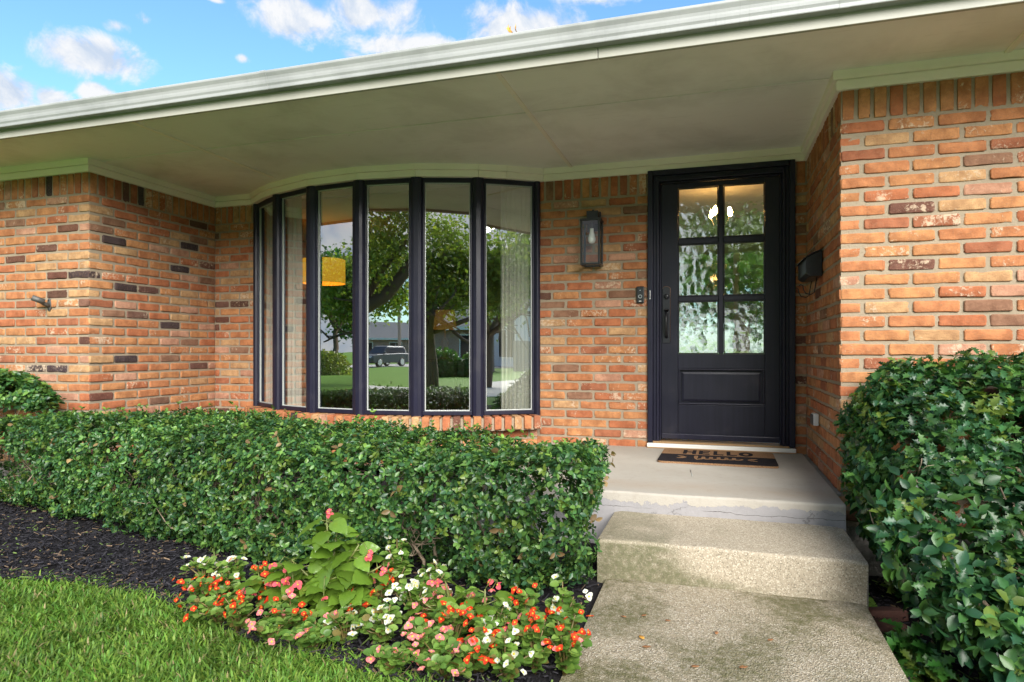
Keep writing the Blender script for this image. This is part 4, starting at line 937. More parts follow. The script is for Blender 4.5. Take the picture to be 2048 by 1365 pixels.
# ------------------------------------------------------------------ clipped hedge under the window
HX = np.array([-5.3, -4.5, -3.6, -2.85, -2.2, -1.3, -.5]); HF = np.array([3.08, 3.04, 2.86, 2.68, 2.60, 2.51, 2.52]); HB = np.array([3.42, 3.46, 3.72, 3.72, 3.52, 3.40, 3.22]); HT = np.array([.60, .64, .655, .655, .645, .645, .655])
def hedge_sdf(P):
    x, y, z = P[:, 0], P[:, 1], P[:, 2]; lump = .10 * (vnoise(P, 3.4) - .5) + .06 * (vnoise(P, 9, 7) - .5)
    f = np.interp(x, HX, HF); b = np.interp(x, HX, HB); t = np.interp(x, HX, HT)
    under = .06 * np.clip((.42 - z) / .4, 0, 1) ** 1.5
    a = np.stack([y - f - under, b - y, t - z, z - .055, -.495 - x, x + 5.3], 0); m = np.sort(a, 0); d0, d1 = m[0], m[1]; rd = .09
    dd = np.where((d0 < rd) & (d1 < rd), rd - np.sqrt(np.clip(rd - d0, 0, None) ** 2 + np.clip(rd - d1, 0, None) ** 2), d0); return dd + lump
r = np.random.default_rng(21)
def hkeep(P, d, r):
    gap = vnoise(P, 5.5, 31); low = np.clip((.40 - P[:, 2]) / .3, 0, 1); k = gap > (.20 + .32 * low * .62); hole = ((P[:, 0] + 4.45) / .42) ** 2 + ((P[:, 2] - .33) / .11) ** 2 < 1
    front = P[:, 1] < np.interp(P[:, 0], HX, HF) + .35
    k &= ~(hole & front); k &= (P[:, 1] < np.interp(P[:, 0], HX, HB) - .0) ; return k
P, N = shell_points(r, hedge_sdf, (-5.3, 2.4, .05), (-.40, 3.85, .76), 17000, .13, hkeep)
HC = np.array([(.036, .098, .028), (.050, .128, .032), (.074, .162, .036), (.100, .190, .040), (.030, .086, .034)])
hedge = empty('hedge', (-2.6, 3.1, 0), label='long clipped dark green hedge with small glossy leaves below the bow window', cat='hedge')
def PW(o, par): o.parent = par; o.matrix_parent_inverse = Matrix.Translation(par.location).inverted(); return o
V, F, C = joinG(rosettes(r, P, N, 6, 'oval', .016, .034, HC, yellow=.07))
PW(tag(np_mesh('foliage', V, F, M['glossy_leaf'], vc=C), kind='stuff'), hedge)
rd_ = random.Random(5); mb = MB()
for i in range(41):
    x = -4.8 + i * .094 + rd_.uniform(-.03, .03); yy = (np.interp(x, HX, HF) + np.interp(x, HX, HB)) / 2 - .04 + rd_.uniform(-.12, .12)
    pts, d = stick(mb, (x, yy, -.02), (rd_.gauss(0, .22), rd_.gauss(.02, .12), 1), .42, rd_.uniform(.007, .013), rd_, 4, 6, .2)
    for k in range(4):
        p2, d2 = stick(mb, pts[rd_.randint(1, 4)], (rd_.gauss(0, .8), rd_.gauss(-.35, .5), .6), rd_.uniform(.12, .24), .0042, rd_, 4, 5, .3)
        for q in range(3): stick(mb, p2[rd_.randint(2, 4)], (rd_.gauss(0, 1), rd_.gauss(-.4, .8), .4), rd_.uniform(.05, .12), .0022, rd_, 3, 4, .3)
PW(mb.build('branches', M['twig'], smooth=True), hedge)
DL = r.random(len(P)) < .010
V, F, C = joinG(rosettes(r, P[DL] + N[DL] * .015, N[DL], 2, 'oval', .03, .045, np.array([(.20, .13, .06), (.28, .19, .09)]), yellow=0)); PW(tag(np_mesh('dead_leaves', V, F, M['soft_leaf'], vc=C), kind='stuff'), hedge)
SH = (N[:, 2] > .45) & (r.random(len(P)) < .05); PS = P[SH] + np.array([0, 0, 1]) * r.uniform(.02, .06, (SH.sum(), 1))
V, F, C = joinG(rosettes(r, PS, N[SH] * .3 + np.array([0, 0, 1]), 5, 'oval', .018, .03, np.array([(.10, .20, .035), (.14, .24, .04)]), spread=.6, yellow=.05)); PW(tag(np_mesh('new_shoots', V, F, M['glossy_leaf'], vc=C), kind='stuff'), hedge)
mb = MB(); k = 0
for i in range(0, len(P), 14):
    if N[i][1] < -.3 or N[i][2] > .5:
        k += 1; stick(mb, P[i] - N[i] * .05, (N[i][0] + rd_.gauss(0, .9), N[i][1] + rd_.gauss(0, .6), N[i][2] + rd_.gauss(0, .7)), rd_.uniform(.03, .085), .0015, rd_, 3, 4, .4)
PW(tag(mb.build('twigs', M['twig'], smooth=True), kind='stuff'), hedge)
# ------------------------------------------------------------------ holly bush by the walk
def holly_sdf(P):
    x, y, z = P[:, 0], P[:, 1], P[:, 2]; h = np.clip(z / 1.05, 0, 1); lump = .11 * (vnoise(P, 3.4, 50) - .5) + .07 * (vnoise(P, 8.5, 57) - .5)
    f = 2.33 + 1.05 * h ** 1.5; left = .70 - .11 * np.sin(np.clip(h, 0, 1) * np.pi * .95) + .25 * np.clip(h - .78, 0, 1) - .16 * np.clip(y - 3.2, 0, 1) * 0
    left = left + .12 * np.clip((.30 - z) / .3, 0, 1)
    a = np.stack([y - f, 3.84 - y, 1.045 + .03 * np.clip(x - 1, 0, 1) - z, z + .03, x - left, 3.0 - x], 0); m = np.sort(a, 0); rd = .16
    dd = np.where((m[0] < rd) & (m[1] < rd), rd - np.sqrt(np.clip(rd - m[0], 0, None) ** 2 + np.clip(rd - m[1], 0, None) ** 2), m[0]); return dd + lump
r = np.random.default_rng(33)
def okeep(P, d, r): return (vnoise(P, 4.3, 81) > .24 + .12 * np.clip((.4 - P[:, 2]) / .4, 0, 1)) & (P[:, 1] < 3.83)
P, N = shell_points(r, holly_sdf, (.40, 2.1, -.1), (3.0, 3.9, 1.2), 5200, .17, okeep)
holly = empty('holly_bush', (1.5, 3.0, -.1), label='large rounded dark holly bush with spiny glossy leaves right of the walk', cat='bush')
HC2 = np.array([(.022, .078, .028), (.032, .102, .032), (.048, .130, .034), (.024, .080, .036), (.066, .155, .034)])
spiny = (P[:, 2] > .60) | (r.random(len(P)) < .35)
G1 = rosettes(r, P[~spiny], N[~spiny], 6, 'oval', .042, .066, HC2, yellow=.06); G2 = rosettes(r, P[spiny], N[spiny], 6, 'holly', .036, .054, HC2, yellow=.10)
V, F, C = joinG(G1 + G2); PW(tag(np_mesh('foliage', V, F, M['glossy_leaf'], vc=C), kind='stuff'), holly)
mb = MB(); rd_ = random.Random(9)
for i in range(16):
    x = rd_.uniform(1.1, 2.4); y = rd_.uniform(2.75, 3.5); pts, d = stick(mb, (x, y, -.14), (rd_.gauss(-.1, .35), rd_.gauss(-.2, .35), 1), rd_.uniform(.6, .9), rd_.uniform(.011, .018), rd_, 5, 7, .22)
    for k in range(7):
        p2, d2 = stick(mb, pts[rd_.randint(1, 5)], (rd_.gauss(-.3, .8), rd_.gauss(-.6, .7), .35), rd_.uniform(.15, .32), .005, rd_, 5, 5, .28)
        for q in range(3): stick(mb, p2[rd_.randint(1, 4)], (rd_.gauss(-.2, 1), rd_.gauss(-.3, .9), .25), rd_.uniform(.05, .13), .0025, rd_, 3, 5, .35)
PW(mb.build('branches', M['twig'], smooth=True), holly)
# low suckers of the holly at the edge of the walk
for i, (x, y, n_) in enumerate(((1790, 1330, 26), (1850, 1350, 20), (1800, 1180, 16))):
    b = on_z(x, y, -.06); k = n_; PP = np.array(b) + r.normal(0, .045, (k, 3)) + np.array([.04, 0, .05]); NN = unit(r.normal(0, .4, (k, 3)) + np.array([-.2, -.4, .9]))
    V, F, C = joinG(rosettes(r, PP, NN, 5, 'holly', .04, .06, np.array([(.04, .15, .025), (.06, .18, .03)]), yellow=.2)); PW(tag(np_mesh('low_shoot', V, F, M['soft_leaf'], vc=C), kind='stuff'), holly)
# ------------------------------------------------------------------ ragged shrub by the left wall
def shrub_sdf(P):
    q = (P - np.array([-5.36, 3.62, .68])) / np.array([.72, .26, .26]); return (1 - np.linalg.norm(q, axis=1)) * .34 + .14 * (vnoise(P, 5, 91) - .5)
P, N = shell_points(r, shrub_sdf, (-6.3, 3.2, .4), (-4.5, 3.84, 1.1), 1300, .16, lambda P, d, r: (vnoise(P, 6, 99) > .3) & (P[:, 2] > .66) & (P[:, 1] < 3.83))
shrub = empty('shrub', (-5.36, 3.6, 0), label='leggy ragged shrub with bare lower twigs against the left brick wall', cat='shrub')
V, F, C = joinG(rosettes(r, P, N, 6, 'oval', .03, .05, HC, yellow=.1)); PW(tag(np_mesh('foliage', V, F, M['glossy_leaf'], vc=C), kind='stuff'), shrub)
mb = MB(); rd_ = random.Random(12)
for i in range(9):
    pts, d = stick(mb, (-5.75 + .1 * i, 3.58 + rd_.uniform(-.08, .08), -.02), (rd_.gauss(.1, .3), rd_.gauss(0, .2), 1), .62, rd_.uniform(.007, .012), rd_, 5, 6, .18)
    for k in range(6):
        p2, d2 = stick(mb, pts[rd_.randint(2, 5)], (rd_.gauss(.3, .8), rd_.gauss(-.3, .5), .6), rd_.uniform(.18, .36), .0045, rd_, 4, 5, .35)
        for q in range(2): stick(mb, p2[rd_.randint(1, 4)], (rd_.gauss(0, 1), rd_.gauss(-.3, .7), .3), rd_.uniform(.06, .14), .0024, rd_, 3, 4, .35)
PW(mb.build('branches', M['twig'], smooth=True), shrub)
# ------------------------------------------------------------------ begonias
def blossom_mesh(name, cols, n=4, s=.011, droop=False):
    gs = []; r = np.random.default_rng(len(name) * 7 + n)
    for k in range(n):
        a = 2 * math.pi * k / n + .3; d = np.array([[math.cos(a), math.sin(a), .28 if not droop else -.5]]); big = 1.0 if k % 2 == 0 else .78
        gs.append(leaf_geo('round', np.array([[0, 0, 0.]]), d, np.array([[0, 0, 1.]]), [s * big], np.array([cols[k % len(cols)]]) * r.uniform(.85, 1.1), 1.05))
    V, F, C = joinG(gs); ic = np.array([(.003 * math.cos(t), .003 * math.sin(t), .0015) for t in np.linspace(0, 2 * math.pi, 7)[:-1]] + [(0, 0, .0045)]); b = len(V)
    V = np.concatenate([V, ic]); F = np.concatenate([F, [(b + i, b + (i + 1) % 6, b + 6) for i in range(6)]]); C = np.concatenate([C, np.tile((.75, .50, .06), (7, 1))])
    o = np_mesh(name, V, F, M['petal'], vc=C); me = o.data; bpy.data.objects.remove(o); return me
BM = {'red': [blossom_mesh('blossom_red%d' % i, [(.70, .05, .015), (.78, .09, .02)], n, .013) for i, n in enumerate((4, 4, 3))],
      'white': [blossom_mesh('blossom_white%d' % i, [(.72, .72, .65)], n, .0135) for i, n in enumerate((4, 4, 3))],
      'pink': [blossom_mesh('blossom_pink%d' % i, [(.78, .23, .24), (.80, .32, .32)], n, .013) for i, n in enumerate((4, 4, 3))],
      'hot': [blossom_mesh('blossom_hot%d' % i, [(.80, .13, .17), (.82, .22, .24)], n, .017, True) for i, n in enumerate((4, 3))]}
GREEN = np.array([(.13, .235, .045), (.16, .27, .05), (.10, .20, .038), (.19, .29, .06)])
def wax_begonia(px, py, h, rad, colr, label, nb, seed, grp='begonias in the flower bed'):
    r = np.random.default_rng(seed); rd = random.Random(seed); b = on_z(px, py, .02); e = empty('begonia', b, label=label, cat='begonia', group=grp)
    mb = MB(); tips = []
    for k in range(11):
        a = rd.uniform(0, 6.28); t = rd.uniform(.1, 1); p = Vector((math.cos(a) * rad * t, math.sin(a) * rad * t, h * rd.uniform(.55, 1.0) * (1.05 - .35 * t))); mid = Vector((p.x * .35, p.y * .35, p.z * .6)); mb.tube([(0, 0, -.015), mid, p], [.0045, .0035, .002], 6); tips.append((p, mid))
    P_(mb.build('stems', M['stem'], smooth=True), e)
    pos, dr, nr, sz = [], [], [], []
    for (p, mid) in tips:
        for q in range(15):
            f = rd.uniform(.05, 1); s = mid.lerp(p, f) if f > .3 else Vector((0, 0, 0)).lerp(mid, f * 3); a = rd.uniform(0, 6.28); d = Vector((math.cos(a), math.sin(a), rd.uniform(-.1, .5))); d2 = (d + Vector((p.x, p.y, 0)) * 4).normalized()
            pos.append(s + d2 * rd.uniform(.004, .018)); dr.append(d2); nr.append((rd.gauss(0, .35), rd.gauss(-.25, .35), 1)); sz.append(rd.uniform(.018, .036))
    n = len(pos); c = GREEN[r.integers(0, 4, n)] * r.uniform(.75, 1.25, (n, 1)); br = r.random(n) < .06; c[br] = (.20, .16, .05)
    V, F, C = leaf_geo('round', np.array(pos), np.array(dr), np.array(nr), sz, c, r.uniform(.9, 1.1, n)); P_(tag(np_mesh('foliage', V, F, M['soft_leaf'], vc=C), kind='stuff'), e)
    for k in range(int(nb * 1.7)):
        p, mid = tips[k % len(tips)]; q = p + Vector((rd.gauss(0, .022), rd.gauss(-.014, .02), rd.uniform(-.012, .028))); me = rd.choice(BM[colr if rd.random() < .93 else 'pink'])
        o = bpy.data.objects.new('blossom', me); COL.objects.link(o); o.parent = e; o.location = q; s = rd.uniform(.8, 1.4); o.scale = (s, s, s); o.rotation_euler = (rd.gauss(.75, .45), rd.gauss(0, .45), rd.uniform(-.8, .8))
    return e
plain('stem', (.16, .12, .04), .5, .3, 40)
LST = [ # px, py of the base, height, spread, colour, blossoms, label
 (412, 1228, .155, .075, 'red', 16, 'red flowered wax begonia at the left tip of the flower bed'),
 (408, 1175, .13, .055, 'white', 8, 'white flowered wax begonia at the far left of the bed beside the mulch'),
 (440, 1250, .12, .07, 'red', 8, 'low red flowered wax begonia at the lawn edge between the two leftmost red ones'),
 (580, 1262, .13, .07, 'red', 7, 'low red flowered wax begonia under the drooping pink blossoms'),
 (720, 1262, .16, .07, 'red', 6, 'small red flowered wax begonia in the shade of the big-leaved begonia'),
 (940, 1262, .14, .06, 'pink', 7, 'pink wax begonia between the two small big-leaved begonias'),
 (870, 1262, .15, .065, 'pink', 8, 'pink flowered wax begonia left of the small big-leaved begonia'),
 (470, 1200, .17, .065, 'white', 9, 'white flowered wax begonia behind the leftmost red one'),
 (478, 1262, .14, .075, 'red', 12, 'red flowered wax begonia second from the left along the lawn edge'),
 (530, 1215, .17, .065, 'red', 12, 'red flowered wax begonia just left of the big-leaved begonia'),
 (545, 1285, .10, .06, 'pink', 7, 'low pale pink wax begonia spilling onto the lawn at left'),
 (625, 1300, .09, .07, 'pink', 5, 'low sparse pink wax begonia below the big-leaved begonia'),
 (690, 1285, .11, .075, 'white', 4, 'sparsely flowered wax begonia at the lawn edge mid bed'),
 (760, 1240, .20, .07, 'red', 14, 'red flowered wax begonia just right of the big-leaved begonia'),
 (795, 1190, .24, .05, 'white', 5, 'tall white flowered wax begonia against the hedge'),
 (770, 1290, .15, .075, 'white', 14, 'white flowered wax begonia in the middle of the bed'),
 (830, 1262, .18, .07, 'white', 14, 'white flowered wax begonia right of the middle, upper row'),
 (865, 1210, .18, .055, 'white', 6, 'white flowered wax begonia under the hedge right of the middle'),
 (845, 1325, .13, .075, 'pink', 11, 'pink flowered wax begonia at the front centre right'),
 (780, 1345, .08, .06, 'pink', 4, 'very low pink wax begonia at the front mid bed'),
 (905, 1300, .17, .07, 'red', 13, 'red flowered wax begonia in front of the second big-leaved begonia'),
 (890, 1355, .11, .07, 'pink', 9, 'pale pink wax begonia at the bottom edge of the picture'),
 (950, 1350, .16, .07, 'red', 12, 'red flowered wax begonia at the bottom edge, third from the walk'),
 (990, 1300, .17, .065, 'white', 8, 'white flowered wax begonia between red ones near the walk'),
 (1010, 1362, .15, .07, 'white', 9, 'white flowered wax begonia at the bottom edge near the walk'),
 (1045, 1285, .20, .06, 'red', 11, 'tall red flowered wax begonia in the bare mulch near the walk'),
 (1070, 1345, .18, .07, 'red', 11, 'red flowered wax begonia second from the walk'),
 (1125, 1300, .22, .055, 'white', 6, 'white flowered wax begonia overhanging the walk'),
 (1130, 1350, .21, .06, 'red', 12, 'red flowered wax begonia nearest the concrete walk')]
for i, (px, py, h, rad, colr, nb, lab) in enumerate(LST): wax_begonia(px, py, h * 1.12, rad * 1.42, colr, lab, nb, 300 + i)
def wing_begonia(px, py, stems, label, seed, s0, s1, lpn=3):
    rd = random.Random(seed); r = np.random.default_rng(seed); b = on_z(px, py, .02); e = empty('begonia', b, label=label, cat='begonia'); mb = MB(); k = 0
    for (dx, dy, hz, hang) in stems:
        dx *= 1.45
        p0, p1, p2 = Vector((0, 0, -.01)), Vector((dx * .4, dy * .4, hz * .62)), Vector((dx, dy, hz)); pts = [p0, p0.lerp(p1, .5) + Vector((rd.gauss(0, .006), 0, 0)), p1, p1.lerp(p2, .5), p2]; mb.tube(pts, [.0075, .0065, .0055, .0045, .003], 7)
        for j in range(len(pts) - 1):
            for q in range(lpn):
                f = rd.random(); s = pts[j].lerp(pts[j + 1], f)
                if s.z < .06: continue
                a = k * 2.4 + rd.uniform(-.5, .5); k += 1; d = Vector((math.cos(a), math.sin(a), rd.uniform(.0, .35))).normalized(); pe = s + d * rd.uniform(.02, .05); mb.tube([s, pe], [.0026, .002], 5)
                d2 = Vector((d.x, d.y, rd.uniform(-.35, .35))); sz = rd.uniform(s0, s1) * (1.05 - .3 * (j / 3)); c = np.array([.115, .205, .025]) * rd.uniform(.7, 1.25)
                V, F, C = leaf_geo('wing', np.array([[0, 0, 0.]]), np.array([d2]), np.array([(rd.gauss(0, .5), -.25 + rd.gauss(0, .45), 1)]), [sz], np.array([c]), rd.uniform(.9, 1.2))
                o = np_mesh('leaf', V, F, M['wing_leaf'], e, vc=C); o.location = pe
        for (ox, oy, oz, nb) in hang:
            q = p2 + Vector((ox, oy, oz)); mb.tube([p2, p2.lerp(q, .55) + Vector((0, 0, .02)), q], .0016, 5)
            for t in range(nb):
                w_ = q + Vector((rd.gauss(0, .016), rd.gauss(0, .012), -abs(rd.gauss(.012, .012)))); mb.tube([q, w_], .001, 4); o = bpy.data.objects.new('blossom', rd.choice(BM['hot'])); COL.objects.link(o); o.parent = e; o.location = w_; s = rd.uniform(.85, 1.25); o.scale = (s, s, s); o.rotation_euler = (rd.gauss(.7, .5), rd.gauss(0, .5), rd.uniform(-1, 1))
    P_(mb.build('stems', M['stem_green'], smooth=True), e); return e
plain('stem_green', (.14, .16, .04), .45, .25, 40)
def m_wing():
    n = NT('wing_leaf'); c, a = n.attr('vc'); tcn = n.N.new('ShaderNodeTexCoord').outputs['Object']; nz = n.noise(70, 3, .5, vec=tcn)
    c = n.mix(nz, n.mix(1., c, (.8, .85, .8), 'MULTIPLY'), n.mix(1., c, (1.2, 1.15, 1.1), 'MULTIPLY')); n.done(c, .30, n.bump(n.noise(60, 2, .5, vec=tcn), .15, .004), .45)
    tl = n.N.new('ShaderNodeBsdfTranslucent'); n.L.new(n.mix(1., c, (1.5, 1.6, .6), 'MULTIPLY'), tl.inputs['Color']); mx = n.N.new('ShaderNodeMixShader'); mx.inputs[0].default_value = .22; n.L.new(n.p.outputs[0], mx.inputs[1]); n.L.new(tl.outputs[0], mx.inputs[2]); n.L.new(mx.outputs[0], n.out.inputs[0]); M['wing_leaf'] = n.m
m_wing()
wing_begonia(660, 1235, [(-.02, .02, .40, [(.045, -.03, .025, 2)]), (.09, .0, .30, [(.06, -.04, -.005, 3)]), (-.10, -.05, .23, [(.015, -.06, -.05, 5), (.06, -.07, -.06, 4), (-.02, -.05, .0, 2)]), (-.15, -.02, .20, [(.0, -.05, -.05, 3)]), (.03, -.10, .20, [(.02, -.04, -.04, 2)]), (.10, -.06, .15, []), (-.20, -.06, .15, [(-.01, -.05, -.04, 3)]), (.0, .05, .33, []), (.15, .02, .22, [(.03, -.03, 0, 2)])], 'tall big-leaved begonia with drooping pink flowers in front of the hedge', 41, .085, .14, 5)
wing_begonia(905, 1270, [(-.02, 0, .20, [(-.03, -.03, .01, 3)]), (.06, -.03, .17, []), (-.07, -.05, .13, [])], 'small big-leaved begonia right of the middle of the bed', 43, .07, .10, 2)
wing_begonia(970, 1290, [(.0, .0, .20, [(.04, .02, .03, 3)]), (.05, -.02, .13, [(.02, -.03, -.02, 2)]), (-.05, -.03, .14, [])], 'small yellowish big-leaved begonia near the bare mulch', 47, .06, .09, 2)
# ------------------------------------------------------------------ behind the glass
def curtain(pts, z0, z1, label, name='curtain', folds=16, amp=.024):
    P = [Vector(p) for p in pts]; seg = [0]
    for a, b in zip(P[:-1], P[1:]): seg.append(seg[-1] + (b - a).length)
    n = 140; V = []; rows = 10; rd = random.Random(len(label)); ph = [rd.uniform(-.5, .5) for _ in range(40)]
    for j in range(rows):
        z = z0 + (z1 - z0) * j / (rows - 1)
        for i in range(n):
            s = seg[-1] * i / (n - 1); k = max(0, min(len(P) - 2, int(np.searchsorted(seg, s) - 1))); t = (s - seg[k]) / (seg[k + 1] - seg[k]); p = P[k].lerp(P[k + 1], t); d = (P[k + 1] - P[k]).normalized(); o = Vector((d.y, -d.x))
            a = math.sin(2 * math.pi * folds * i / n + ph[int(i / n * 39)] * 1.6 + .3 * math.sin(j * .8)) * amp * (.75 + .4 * (1 - j / rows)); q = p + o * a; V.append((q.x, q.y, z))
    F = [(j * n + i, j * n + i + 1, (j + 1) * n + i + 1, (j + 1) * n + i) for j in range(rows - 1) for i in range(n - 1)]
    o = np_mesh(name, V, None, M['curtain'], F4=F); tag(o, label, 'curtain', 'curtains behind the bow window'); md = o.modifiers.new('thick', 'SOLIDIFY'); md.thickness = .002; return o
curtain([arc(.02, -.085), arc(1, -.085), arc(1.42, -.10)], ZF + .02, ZT + .0, 'off-white curtain gathered at the left end of the bow window', folds=11)
curtain([arc(5.42, -.10), arc(5.98, -.085)], ZF + .02, ZT + .0, 'off-white curtain gathered at the right end of the bow window', folds=8)
# arc lamp with a yellow drum shade
c = on_y(648, 544, 6.4)
al = empty('arc_lamp', (c.x - 1.0, 6.9, ZF), label='arc floor lamp with a yellow drum shade seen through the left panes', cat='lamp')
lx, ly, lz = c.x - al.location.x, c.y - al.location.y, c.z - al.location.z
m = MB(); rr, hh = .235, .135
m.lathe((lx, ly, lz), [(rr, -hh), (rr, hh), (rr - .006, hh), (rr - .006, -hh), (rr, -hh)], 36); P_(m.build('lamp_shade', M['yellow_shade'], smooth=False), al)
P_(MB().lathe((lx, ly, lz), [(rr - .008, -hh + .012), (.001, -hh + .012), (.001, -hh + .016), (rr - .008, -hh + .016)], 36).build('diffuser', M['yellow_shade']), al)
P_(MB().tube([(0, 0, .03), (0, 0, 1.2), (.15, -.08, 1.75), (lx * .5, ly * .5, lz + .42), (lx * .85, ly * .85, lz + .33), (lx, ly, lz + .12)], .012, 8).build('arm', M['black_metal'], smooth=True), al)
P_(MB().lathe((0, 0, 0), [(.17, 0), (.17, .03), (.02, .034)], 28).build('lamp_base', M['black_metal']), al)
# table lamp on a small table deeper in the room
c = on_y(890, 640, 8.3)
st = empty('side_table', (c.x, 8.3, ZF), label='small wooden table under the table lamp inside the room', cat='table'); zt = .62
P_(MB().box(-.28, .28, -.22, .22, zt - .03, zt).build('table_top', M['room_floor'], bevel=.004), st)
for sx in (-1, 1):
    for sy in (-1, 1): P_(MB().box(sx * .24 - .02, sx * .24 + .02, sy * .18 - .02, sy * .18 + .02, 0, zt - .031).build('leg', M['room_floor']), st)
tl = empty('table_lamp', (c.x, 8.3, ZF + zt), label='table lamp with a yellow shade glowing through the fifth pane', cat='lamp'); ht = c.z - ZF - zt
P_(MB().lathe((0, 0, ht), [(.165, -.13), (.13, .13), (.126, .13), (.160, -.13), (.165, -.13)], 28).build('lamp_shade', M['amber_shade']), tl)
P_(MB().lathe((0, 0, 0), [(.08, 0), (.08, .02), (.03, .05), (.06, .16), (.055, .24), (.014, .30), (.01, ht + .05)], 24).build('lamp_base', M['threshold_wood'], smooth=True), tl)
# hall chandelier
c = on_y(1437, 447, 6.35)
ch = empty('chandelier', (c.x, 6.35, c.z), label='small lit amber chandelier glowing through the top panes of the door', cat='chandelier')
P_(MB().tube([(0, 0, .02), (0, 0, ZS - .015 - c.z)], .008, 8).build('stem', M['black_metal'], smooth=True), ch)
m = MB()
for k in range(0, 6, 2):
    a = k * math.pi / 3 + .2; m.tube([(0, 0, .0), (.06 * math.cos(a), .06 * math.sin(a), -.04), (.10 * math.cos(a), .10 * math.sin(a), .03)], .006, 6)
P_(m.build('arms', M['black_metal'], smooth=True), ch)
for k in range(0, 6, 2):
    a = k * math.pi / 3 + .2; P_(MB().lathe((.10 * math.cos(a), .10 * math.sin(a), .035), [(.006, 0), (.018, .02), (.02, .04), (.008, .075), (.001, .085)], 12).build('bulb', M['bulb_lit'], smooth=True), ch)
# ------------------------------------------------------------------ what the window panes mirror: front garden and street behind the camera
def road_z(x, y): return float(gz_(x, y))
def strip(name, pts, wd, mat, dz, th=.15):
    rings = []
    for i, p in enumerate(pts):
        d = (Vector(pts[min(i + 1, len(pts) - 1)]) - Vector(pts[max(i - 1, 0)])).normalized(); nn = Vector((-d.y, d.x)) * wd / 2; p = Vector(p); z = road_z(p.x, p.y) + dz; rings.append([(*(p + nn), z), (*(p - nn), z), (*(p - nn), z - th), (*(p + nn), z - th)])
    return tag(fix_normals(MB().loft(rings).build(name, mat)), kind='structure')
strip('road', [(-60, -26), (-34, -34), (-20, -43), (-12, -52), (-6, -64), (0, -90)], 9, M['pale_concrete'], .02)
strip('road', [(-13.5, -47), (-4, -38.0), (8, -34), (24, -30), (50, -28)], 7.5, M['asphalt'], .012)
strip('footpath', [(-11.2, -12.5), (-7.8, -10.0), (-5.6, -8.0), (-3.0, -6.2), (0.4, -3.2)], 1.1, M['pale_concrete'], .012)
# parked SUV
def suv(loc, rz, label):
    e = empty('parked_suv', loc, rz, label=label, cat='car'); L_, W_, H_ = 4.7, 1.88, 1.70
    # side outline (x forward, z up), lofted across the width with tumblehome
    low = [(-2.28, .45), (-2.32, .75), (-2.26, 1.02), (-1.2, 1.05), (.9, 1.03), (1.75, .98), (2.22, .88), (2.34, .66), (2.28, .38), (1.9, .30), (-1.9, .30)]
    ys = [(-.94, .93), (-.90, 1.0), (-.5, 1.01), (.5, 1.01), (.90, 1.0), (.94, .93)]
    m = MB(); m.loft([[(x * k, y, .62 + (z - .62) * k) for x, z in low] for y, k in ys]); P_(fix_normals(m.build('body', M['car_paint'], bevel=.05, seg=3)), e)
    gr = MB(); gr.loft([[(-2.18, -.80, 1.02), (-2.18, .80, 1.02), (1.02, .80, 1.02), (1.02, -.80, 1.02)], [(-1.98, -.68, 1.55), (-1.98, .68, 1.55), (.32, .68, 1.60), (.32, -.68, 1.60)], [(-1.85, -.62, 1.64), (-1.85, .62, 1.64), (.05, .62, 1.70), (.05, -.62, 1.70)]])
    cab = P_(fix_normals(gr.build('cabin', M['car_paint'], bevel=.04)), e)
    def win(pts, nm='window'): P_(np_mesh(nm, pts, None, M['car_glass'], F4=[(0, 1, 2, 3)], smooth=False), e)
    win([(.99, -.72, 1.06), (.99, .72, 1.06), (.36, .62, 1.57), (.36, -.62, 1.57)], 'windscreen'); win([(-2.17, .70, 1.10), (-2.17, -.70, 1.10), (-2.0, -.6, 1.52), (-2.0, .6, 1.52)], 'rear_window')
    for s in (-1, 1):
        for (xa, xb, xc, xd) in ((-.05, .80, .28, -.05), (-1.05, -.12, -.12, -1.0), (-1.95, -1.12, -1.07, -1.85)):
            q = [(xa, s * .815, 1.07), (xb, s * .812, 1.07), (xc, s * .70, 1.52), (xd, s * .70, 1.52)]; win(q if s < 0 else q[::-1])
        P_(MB().box(.70, .88, s * .92 - .09, s * .92 + .09, 1.08, 1.20).build('mirror', M['car_paint'], bevel=.03), e)
        P_(MB().box(2.18, 2.335, s * .66 - .2, s * .66 + .2, .72, .84).build('headlight', M['silver'], bevel=.03), e); P_(MB().box(-2.335, -2.2, s * .72 - .15, s * .72 + .15, .8, .98).build('tail_light', M['old_red'], bevel=.03), e)
        for x in (-1.42, 1.42):
            w = P_(bpy.data.objects.new('wheel', None), e); COL.objects.link(w); w.location = (x, s * .84, .36)
            def cyl(r, y0, y1, n=24): return MB().loft([[(r * math.cos(2 * math.pi * k / n), y, r * math.sin(2 * math.pi * k / n)) for k in range(n)] for y in (y0, y1)])
            P_(fix_normals(cyl(.36, -.12, .12).build('tyre', M['rubber'], bevel=.03)), w); P_(fix_normals(cyl(.24, -.125, .125).build('rim', M['silver'], bevel=.01)), w)
    P_(MB().box(2.24, 2.352, -.62, .62, .60, .74).build('grille', M['black_plastic'], bevel=.02), e); P_(MB().box(2.30, 2.365, -.26, .26, .44, .56).build('number_plate', M['white_paint'], bevel=.005), e); P_(MB().box(2.1, 2.36, -.8, .8, .32, .42).build('bumper', M['black_plastic'], bevel=.03), e)
    return e
suv((-16.1, -42.6, road_z(-17, -42) + .02), R_(116), 'dark grey SUV parked in the street, mirrored in the middle window pane')
